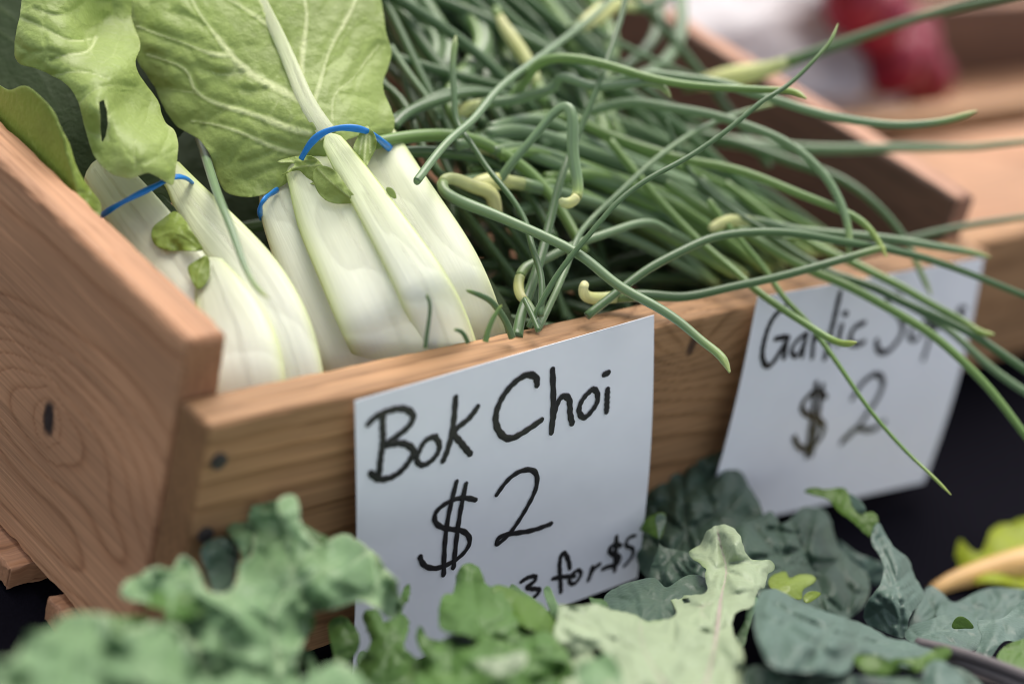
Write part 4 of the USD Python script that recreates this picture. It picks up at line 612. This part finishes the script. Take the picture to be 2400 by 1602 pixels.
leaf('leaf', k4, [(1775, 1400), (1768, 1440), (1755, 1480), (1735, 1520), (1722, 1510), (1738, 1470), (1748, 1430), (1755, 1400)], [(1775, 1400, .775), (1735, 1520, .755), (1748, 1430, .765)], L_KALE, frill=(4, 26), ruffle=(.004, 30, 14), seed=54)
leaf('leaf', k4, [(1381, 1398), (1395, 1402), (1415, 1404), (1425, 1420), (1410, 1425), (1390, 1418)], [(1381, 1398, .77), (1425, 1420, .76), (1390, 1418, .765)], L_KALE, frill=(2, 20), seed=55, step=4, edge_tone=-.3)
k5 = thing('kale_leaf', 'small olive kale leaf with purple edge lobes beside the pale leaf', 'kale')
leaf('leaf', k5, [(1800, 1360), (1822, 1342), (1842, 1338), (1850, 1352), (1870, 1345), (1912, 1352), (1905, 1368), (1882, 1385), (1880, 1402), (1850, 1400), (1815, 1385)], [(1800, 1360, .832), (1842, 1338, .84), (1912, 1352, .838), (1880, 1402, .825), (1850, 1370, .826)], L_BOK2, [([(1870, 1400), (1850, 1375), (1905, 1355)], 3, .4)], frill=(2, 24), seed=56, step=4, edge_tone=-.4)
leaf('leaf', k5, [(1882, 1402), (1890, 1388), (1912, 1384), (1924, 1390), (1908, 1405), (1890, 1412)], [(1882, 1402, .822), (1924, 1390, .826), (1890, 1412, .82)], L_BOK2, seed=57, step=4, edge_tone=-.3)

d1 = thing('kale_bunch', 'dark bumpy kale tucked behind the right edge of the first sign', 'kale')
leaf('leaf', d1, [(1500, 1125), (1535, 1075), (1590, 1050), (1650, 1045), (1700, 1060), (1740, 1100), (1760, 1140), (1785, 1180), (1790, 1230), (1760, 1300), (1660, 1370), (1560, 1380), (1500, 1330), (1490, 1220)], [(1500, 1125, .915), (1600, 1050, .925), (1740, 1100, .925), (1790, 1200, .905), (1660, 1370, .85), (1500, 1330, .875), (1600, 1180, .895), (1680, 1250, .882)], L_DARK, [([(1640, 1370), (1610, 1240), (1600, 1100)], 6, .5), ([(1610, 1250), (1540, 1200)], 4, .4), ([(1610, 1250), (1700, 1190)], 4, .4), ([(1605, 1160), (1680, 1110)], 4, .35)], frill=(5, 50), ruffle=(.01, 60, 34), bump=(.006, 46), puff=.004, seed=61)
leaf('leaf', d1, [(1540, 1205), (1560, 1210), (1545, 1270), (1600, 1290), (1660, 1330), (1640, 1400), (1540, 1390), (1525, 1330), (1545, 1270)], [(1550, 1205, .86), (1660, 1330, .84), (1530, 1380, .835), (1600, 1330, .84)], L_DARK, [([(1558, 1215), (1590, 1300), (1640, 1370)], 4, .4)], bump=(.004, 40), puff=.002, seed=62, edge_tone=.2)
leaf('leaf', d1, [(1496, 1235), (1530, 1205), (1558, 1203), (1556, 1240), (1545, 1262), (1520, 1250)], [(1496, 1235, .87), (1558, 1203, .868), (1545, 1262, .862)], L_MOSS, seed=63)
leaf('leaf', d1, [(1415, 1402), (1450, 1372), (1500, 1357), (1540, 1356), (1560, 1375), (1600, 1352), (1650, 1352), (1680, 1400), (1640, 1450), (1560, 1470), (1500, 1470), (1440, 1440)], [(1415, 1402, .79), (1510, 1356, .80), (1650, 1352, .81), (1680, 1420, .785), (1560, 1470, .755), (1440, 1440, .765), (1540, 1410, .775)], L_DARK, [([(1500, 1460), (1480, 1410), (1430, 1400)], 4, .4), ([(1560, 1460), (1550, 1410), (1560, 1375)], 4, .4)], ruffle=(.005, 60, 26), bump=(.003, 50), puff=.002, seed=64, edge_tone=.25, label='low dark leaf with a pale rim')
d2 = thing('kale_bunch', 'dark blistered kale below the left corner of the second sign', 'kale')
leaf('leaf', d2, [(1730, 1230), (1775, 1215), (1800, 1195), (1815, 1200), (1830, 1225), (1860, 1210), (1880, 1190), (1915, 1190), (1940, 1205), (1955, 1250), (1970, 1290), (2010, 1320), (2035, 1350), (2030, 1410), (1980, 1450), (1880, 1450), (1780, 1420), (1740, 1380), (1720, 1300)], [(1730, 1230, .87), (1800, 1195, .90), (1915, 1190, .92), (1970, 1290, .91), (2030, 1400, .89), (1880, 1450, .84), (1740, 1380, .84), (1850, 1300, .87), (1920, 1370, .872)], L_DARK, [([(1930, 1450), (1910, 1350), (1880, 1280), (1850, 1215)], 5, .6), ([(1905, 1340), (1970, 1310)], 4, .5), ([(1885, 1285), (1820, 1300), (1760, 1310)], 4, .5), ([(1905, 1345), (1840, 1380)], 4, .45), ([(1870, 1250), (1800, 1240)], 4, .4)], frill=(5, 40), ruffle=(.008, 50, 30), bump=(.010, 90), puff=.005, seed=66, cells=(76, .011, .25), step=6)
leaf('leaf', d2, [(1965, 1265), (2000, 1290), (2060, 1315), (2090, 1345), (2060, 1370), (2010, 1345), (1980, 1310)], [(1965, 1265, .93), (2090, 1345, .915), (2000, 1330, .92), (2050, 1330, .92)], L_BLUE, bump=(.002, 40), seed=67)
d3 = thing('kale_leaf', 'tall blue green kale leaf with a twisted mossy tip curling over', 'kale')
leaf('leaf', d3, [(2042, 1255), (2058, 1225), (2068, 1240), (2100, 1285), (2130, 1310), (2145, 1350), (2165, 1385), (2160, 1410), (2135, 1440), (2120, 1490), (2100, 1492), (2050, 1470), (2025, 1450), (2030, 1415), (2065, 1365), (2070, 1320), (2055, 1295)], [(2045, 1255, .862), (2060, 1228, .868), (2130, 1310, .858), (2160, 1400, .845), (2110, 1492, .825), (2025, 1450, .835), (2068, 1340, .838), (2110, 1400, .826), (2080, 1290, .852)], L_BLUE, [([(2112, 1488), (2110, 1420), (2090, 1340), (2060, 1265)], 4.5, .6), ([(2110, 1420), (2140, 1390)], 3, .4), ([(2100, 1450), (2060, 1400)], 3, .5), ([(2095, 1370), (2130, 1340)], 3, .4), ([(2085, 1480), (2050, 1430)], 3, .5)], frill=(3, 40), ruffle=(.006, 50, 20), bump=(.003, 40), puff=.002, seed=68, step=5, edge_tone=.25)
leaf('leaf_tip', d3, [(1885, 1150), (1905, 1142), (1940, 1146), (1975, 1142), (1992, 1158), (2000, 1190), (2030, 1200), (2048, 1198), (2058, 1220), (2050, 1245), (2040, 1258), (2005, 1230), (1965, 1195), (1930, 1165)], [(1885, 1150, .89), (1980, 1145, .885), (2055, 1215, .868), (2040, 1258, .862), (1960, 1190, .876)], L_MOSS, frill=(3, 34), ruffle=(.004, 40, 14), seed=69, step=5)
leaf('leaf_lip', d3, [(1990, 1156), (2008, 1165), (2028, 1192), (2022, 1204), (2005, 1196), (1996, 1180)], [(1990, 1156, .882), (2028, 1192, .868), (2000, 1190, .875)], L_BLUE, seed=70, step=4)
d4 = thing('kale_bunch', 'large grey green bumpy kale leaf in the right foreground', 'kale')
leaf('leaf', d4, [(1775, 1400), (1810, 1378), (1860, 1400), (1920, 1425), (1980, 1445), (2040, 1470), (2080, 1490), (2120, 1500), (2170, 1515), (2230, 1530), (2190, 1550), (2130, 1560), (2060, 1545), (2010, 1535), (1990, 1570), (1920, 1575), (1850, 1570), (1800, 1550), (1775, 1500), (1765, 1450)], [(1775, 1400, .745), (1860, 1400, .75), (2040, 1470, .755), (2200, 1530, .745), (2060, 1545, .71), (1920, 1575, .675), (1790, 1540, .68), (1850, 1480, .70), (1960, 1500, .705), (2100, 1520, .73)], L_BLUE, [([(2220, 1530), (2080, 1510), (1950, 1480), (1820, 1420)], 6, .3), ([(1950, 1480), (1900, 1540)], 5, .3), ([(1870, 1450), (1800, 1500)], 5, .3)], frill=(4, 50), ruffle=(.008, 60, 30), bump=(.024, 120), puff=.004, seed=71, cells=(76, .012, .25), step=6)
leaf('leaf', d4, [(2000, 1540), (2030, 1535), (2090, 1548), (2110, 1570), (2070, 1580), (2030, 1575)], [(2000, 1540, .695), (2110, 1570, .69), (2030, 1575, .685)], L_MOSS, frill=(3, 30), ruffle=(.004, 30, 12), seed=72)
leaf('leaf', d4, [(2090, 1545), (2150, 1540), (2200, 1515), (2230, 1520), (2215, 1550), (2160, 1570), (2110, 1565)], [(2090, 1545, .705), (2230, 1520, .715), (2160, 1570, .70)], L_MOSS, frill=(3, 30), ruffle=(.004, 30, 12), seed=73)
leaf('leaf', d4, [(1760, 1560), (1850, 1580), (1950, 1580), (2060, 1585), (2150, 1580), (2230, 1560), (2300, 1600), (2320, 1680), (1740, 1680)], [(1760, 1560, .70), (1950, 1580, .69), (2230, 1560, .715), (2300, 1680, .69), (1740, 1680, .67)], L_DARK, [([(1830, 1650), (1880, 1600)], 6, .5)], bump=(.006, 60), seed=74, step=8)
leaf('leaf', d4, [(2170, 1560), (2200, 1545), (2240, 1570), (2280, 1620), (2260, 1680), (2180, 1680), (2165, 1610)], [(2170, 1560, .70), (2240, 1570, .70), (2260, 1680, .67), (2180, 1680, .67)], L_BLUE, bump=(.004, 50), ruffle=(.006, 40, 20), seed=75)
d5 = thing('kale_bunch', 'overlapping grey green kale leaves at the lower right edge', 'kale')
leaf('leaf', d5, [(2130, 1470), (2145, 1430), (2165, 1390), (2180, 1372), (2210, 1390), (2225, 1410), (2210, 1430), (2200, 1460), (2160, 1470)], [(2130, 1470, .845), (2180, 1372, .875), (2225, 1410, .87), (2160, 1470, .845)], L_BLUE, [([(2140, 1465), (2170, 1420), (2185, 1385)], 3, .5)], bump=(.002, 40), frill=(2, 30), seed=81, step=5)
leaf('leaf', d5, [(2195, 1440), (2215, 1405), (2235, 1410), (2270, 1395), (2330, 1375), (2380, 1378), (2430, 1390), (2430, 1460), (2340, 1470), (2260, 1470), (2220, 1465)], [(2195, 1440, .85), (2235, 1405, .87), (2350, 1375, .89), (2430, 1390, .88), (2430, 1460, .855), (2260, 1470, .84)], L_BLUE, [([(2300, 1465), (2320, 1420), (2310, 1385)], 3.5, .6), ([(2320, 1440), (2400, 1410)], 3, .4), ([(2250, 1430), (2290, 1430)], 3, .4)], bump=(.003, 40), puff=.002, seed=82, step=5)
leaf('leaf', d5, [(2120, 1490), (2135, 1465), (2180, 1450), (2230, 1440), (2270, 1460), (2300, 1475), (2285, 1525), (2240, 1515), (2180, 1510), (2140, 1505)], [(2120, 1490, .82), (2230, 1440, .835), (2300, 1475, .825), (2285, 1525, .80), (2160, 1505, .80), (2210, 1480, .812)], L_BLUE, [([(2145, 1500), (2200, 1478), (2280, 1490)], 3, .6), ([(2200, 1478), (2230, 1455)], 3, .4), ([(2170, 1490), (2230, 1505)], 2.5, .4)], bump=(.003, 36), puff=.002, frill=(3, 30), seed=83, step=4.5)
leaf('leaf', d5, [(2290, 1455), (2340, 1450), (2380, 1420), (2430, 1395), (2430, 1510), (2360, 1500), (2330, 1530), (2310, 1545), (2285, 1535), (2300, 1490)], [(2290, 1455, .80), (2380, 1420, .82), (2430, 1400, .82), (2430, 1500, .79), (2310, 1545, .775), (2340, 1480, .79)], L_BLUE, [([(2300, 1465), (2370, 1440), (2430, 1405)], 3, .5)], bump=(.003, 40), ruffle=(.005, 50, 24), seed=84, step=5, edge_tone=.2)
leaf('leaf', d5, [(2232, 1470), (2240, 1448), (2262, 1446), (2282, 1470), (2260, 1472)], [(2232, 1470, .80), (2262, 1446, .80), (2282, 1470, .80)], L_MOSS, seed=85, step=4, label='small mossy folded lip')
leaf('leaf', d5, [(2335, 1545), (2360, 1510), (2400, 1495), (2440, 1490), (2440, 1640), (2400, 1610), (2360, 1580)], [(2335, 1545, .755), (2400, 1495, .77), (2440, 1600, .745), (2360, 1580, .745)], L_MOSS, bump=(.003, 40), ruffle=(.004, 40, 16), seed=86)
KST = mat('kale_stem', (0.22, 0.30, 0.14), 0.45, mottle=.2, scale=1.0, stretch=(2, 6, 1))
for b_, ps in ((k1, [(300, .585), (560, .62), (650, .645), (700, .63)]), (k2, [(900, .70)]), (k3, [(1100, .66), (1230, .665)]), (k4, [(1480, .65), (1640, .67)]), (d4, [(1850, .69), (2050, .69), (2230, .68)])):
    for u, d in ps:                      # leaf stems going down to the table below the frame
        a = P(u, 1625, d + .004); b = np.array([a[0] - .015, a[1] - .02, -.004]); q = np.stack([a, (a + b) / 2 + [.004, .004, 0], b]); q = spline(np.c_[np.zeros((3, 2)) + np.arange(3)[:, None], q], 14)[:, 2:]
        mesh, s_, t_ = tube(q, np.linspace(.003, .0045, 14), 10); obj('stem', mesh, KST, b_, rest=np.stack([s_ * 2, t_, 0 * s_], 1))
PST = mat('purple_grey_stem', (0.10, 0.085, 0.085), 0.5, mottle=0.4, scale=1.0, stretch=(2, 6, 1))
for a, b, w in [((2150, 1505), (2420, 1590), 26), ((2170, 1530), (2420, 1620), 30), ((2240, 1570), (2430, 1650), 30), ((2200, 1590), (2380, 1690), 26)]:
    q = spline(D([a, ((a[0] + b[0]) / 2, (a[1] + b[1]) / 2 - 8), b], .76, .72), 24); mesh, s, t = tube(P(q[:, 0], q[:, 1], q[:, 2]), w * .5 * .75 / F, 12)
    obj('stem', mesh, PST, d5, rest=np.stack([s * 3, t, 0 * s], 1))
ch = thing('chard_leaf', 'yellow green chard leaf with a golden orange stalk at the right edge', 'chard')
leaf('leaf', ch, [(2232, 1350), (2238, 1290), (2250, 1262), (2275, 1285), (2300, 1290), (2320, 1245), (2370, 1222), (2450, 1220), (2450, 1370), (2380, 1370), (2290, 1362)], [(2235, 1300, 1.0), (2250, 1262, 1.01), (2300, 1290, .995), (2370, 1222, 1.02), (2450, 1300, 1.0), (2300, 1360, .97)], L_CHARD, frill=(4, 60), ruffle=(.01, 70, 40), seed=91)
q = spline([(2185, 1385, .965), (2230, 1362, .97), (2300, 1340, .98), (2380, 1322, .985), (2460, 1310, .99)], 24); mesh, s, t = tube(P(q[:, 0], q[:, 1], q[:, 2]), np.linspace(14, 44, 24) * .98 / F, 14)
obj('stalk', mesh, mat('golden_stalk', (0.62, 0.37, 0.13), 0.45, mottle=.15, scale=1.0, stretch=(2, 6, 1)), ch, rest=np.stack([s * 3, t, 0 * s], 1))

# ------------------------------------------------------------------ added dark leaves, their colour stands in for shade between the bunches
leaf('leaf', b1, [(380, 300), (470, 310), (560, 420), (640, 440), (720, 420), (760, 470), (700, 560), (640, 640), (560, 600), (500, 540), (430, 480), (390, 400)], [(400, 320, .90), (560, 430, .885), (740, 450, .88), (600, 610, .85), (450, 480, .865), (560, 520, .87)], L_BOKD, bump=(.004, 60), seed=17, label='added dark leaf standing in for the deep shade behind the stalks')
leaf('leaf', b1, [(880, 290), (930, 300), (1000, 420), (1080, 560), (1180, 700), (1200, 790), (1100, 790), (1000, 600), (920, 420)], [(900, 300, .885), (1000, 420, .875), (1190, 740, .83), (1100, 780, .825), (960, 500, .868)], L_BOKD, bump=(.004, 60), seed=18, label='added dark leaf standing in for the deep shade behind the stalks')

# ------------------------------------------------------------------ what stands behind, far out of focus
c2_ = thing('display_crate', 'low wooden crate beside the right end of the scape crate, cut by the right edge', 'crate')
put_board('front_board', c2_, WOOD_TAN, (0.512, 0.053, 0), (1.05, 0.072, 0.094), 0, r=.003, step=.004, seed=21)
put_board('side_board', c2_, WOOD_TAN, (0.512, 0.0726, 0), (0.53, 0.235, 0.098), 1, r=.003, step=.004, seed=22)
put_board('floor_board', c2_, WOOD_RED, (0.5306, 0.0726, 0.045), (1.05, 0.235, 0.055), 0, r=.003, step=.006, seed=23)
c3_ = thing('display_crate', 'tan wooden crate at the upper right holding the radishes, strongly blurred', 'crate')
put_board('front_board', c3_, WOOD_TAN, (0.56, 0.25, -0.004), (1.4, 0.27, 0.064), 0, r=.003, step=.006, seed=24)
put_board('floor_board', c3_, WOOD_RED, (0.56, 0.2706, -0.004), (1.4, 0.56, 0.008), 0, r=.003, step=.01, seed=25)
put_board('divider_board', c3_, WOOD_SHADE, (0.985, 0.40, 0.0086), (1.4, 0.418, 0.078), 0, r=.003, step=.008, seed=27, stain=0.40)
put_board('back_board', c3_, WOOD_SHADE, (0.56, 0.5606, -0.004), (1.4, 0.58, 0.05), 0, r=.003, step=.008, seed=26, stain=0.5606)
def blob(c, r, seed, amp=.25, f=3.0, sub=4):
    m = trimesh.creation.icosphere(sub); v = m.vertices
    v = v * (1 + amp * 2 * (fbm(v * f + seed * 5.1, 3, seed)[:, None] - .5)); return (v * r + c, m.faces)
bag = obj('paper_bag', blob(ony(1835, 135, .39) + np.array([-.01, 0, -.012]), np.array([.145, .075, .075]), 3), mat('white_paper_bag', (0.50, 0.475, 0.48), 0.7, mottle=.08), smooth=True)
tag(bag, 'crumpled white bag out of focus behind the right side board', 'bag')
RAD = mat('crimson_radish', (0.20, 0.001, 0.018), 0.45, mottle=.2, scale=80); rb_ = thing('radish_bunch', 'crimson red radishes, a blurred red patch at the top right', 'radishes')
for k in range(15):
    t = k / 14; p0 = ony(1935 + 215 * t, -150 + 345 * t, .315 + .02 * ((k * 7) % 3)); obj('radish', blob(p0 + np.array([.012 * ((k % 3) - 1), 0, .008 * (k % 2)]), np.array([.022, .022, .026]), k, amp=.1, sub=3), RAD, rb_)
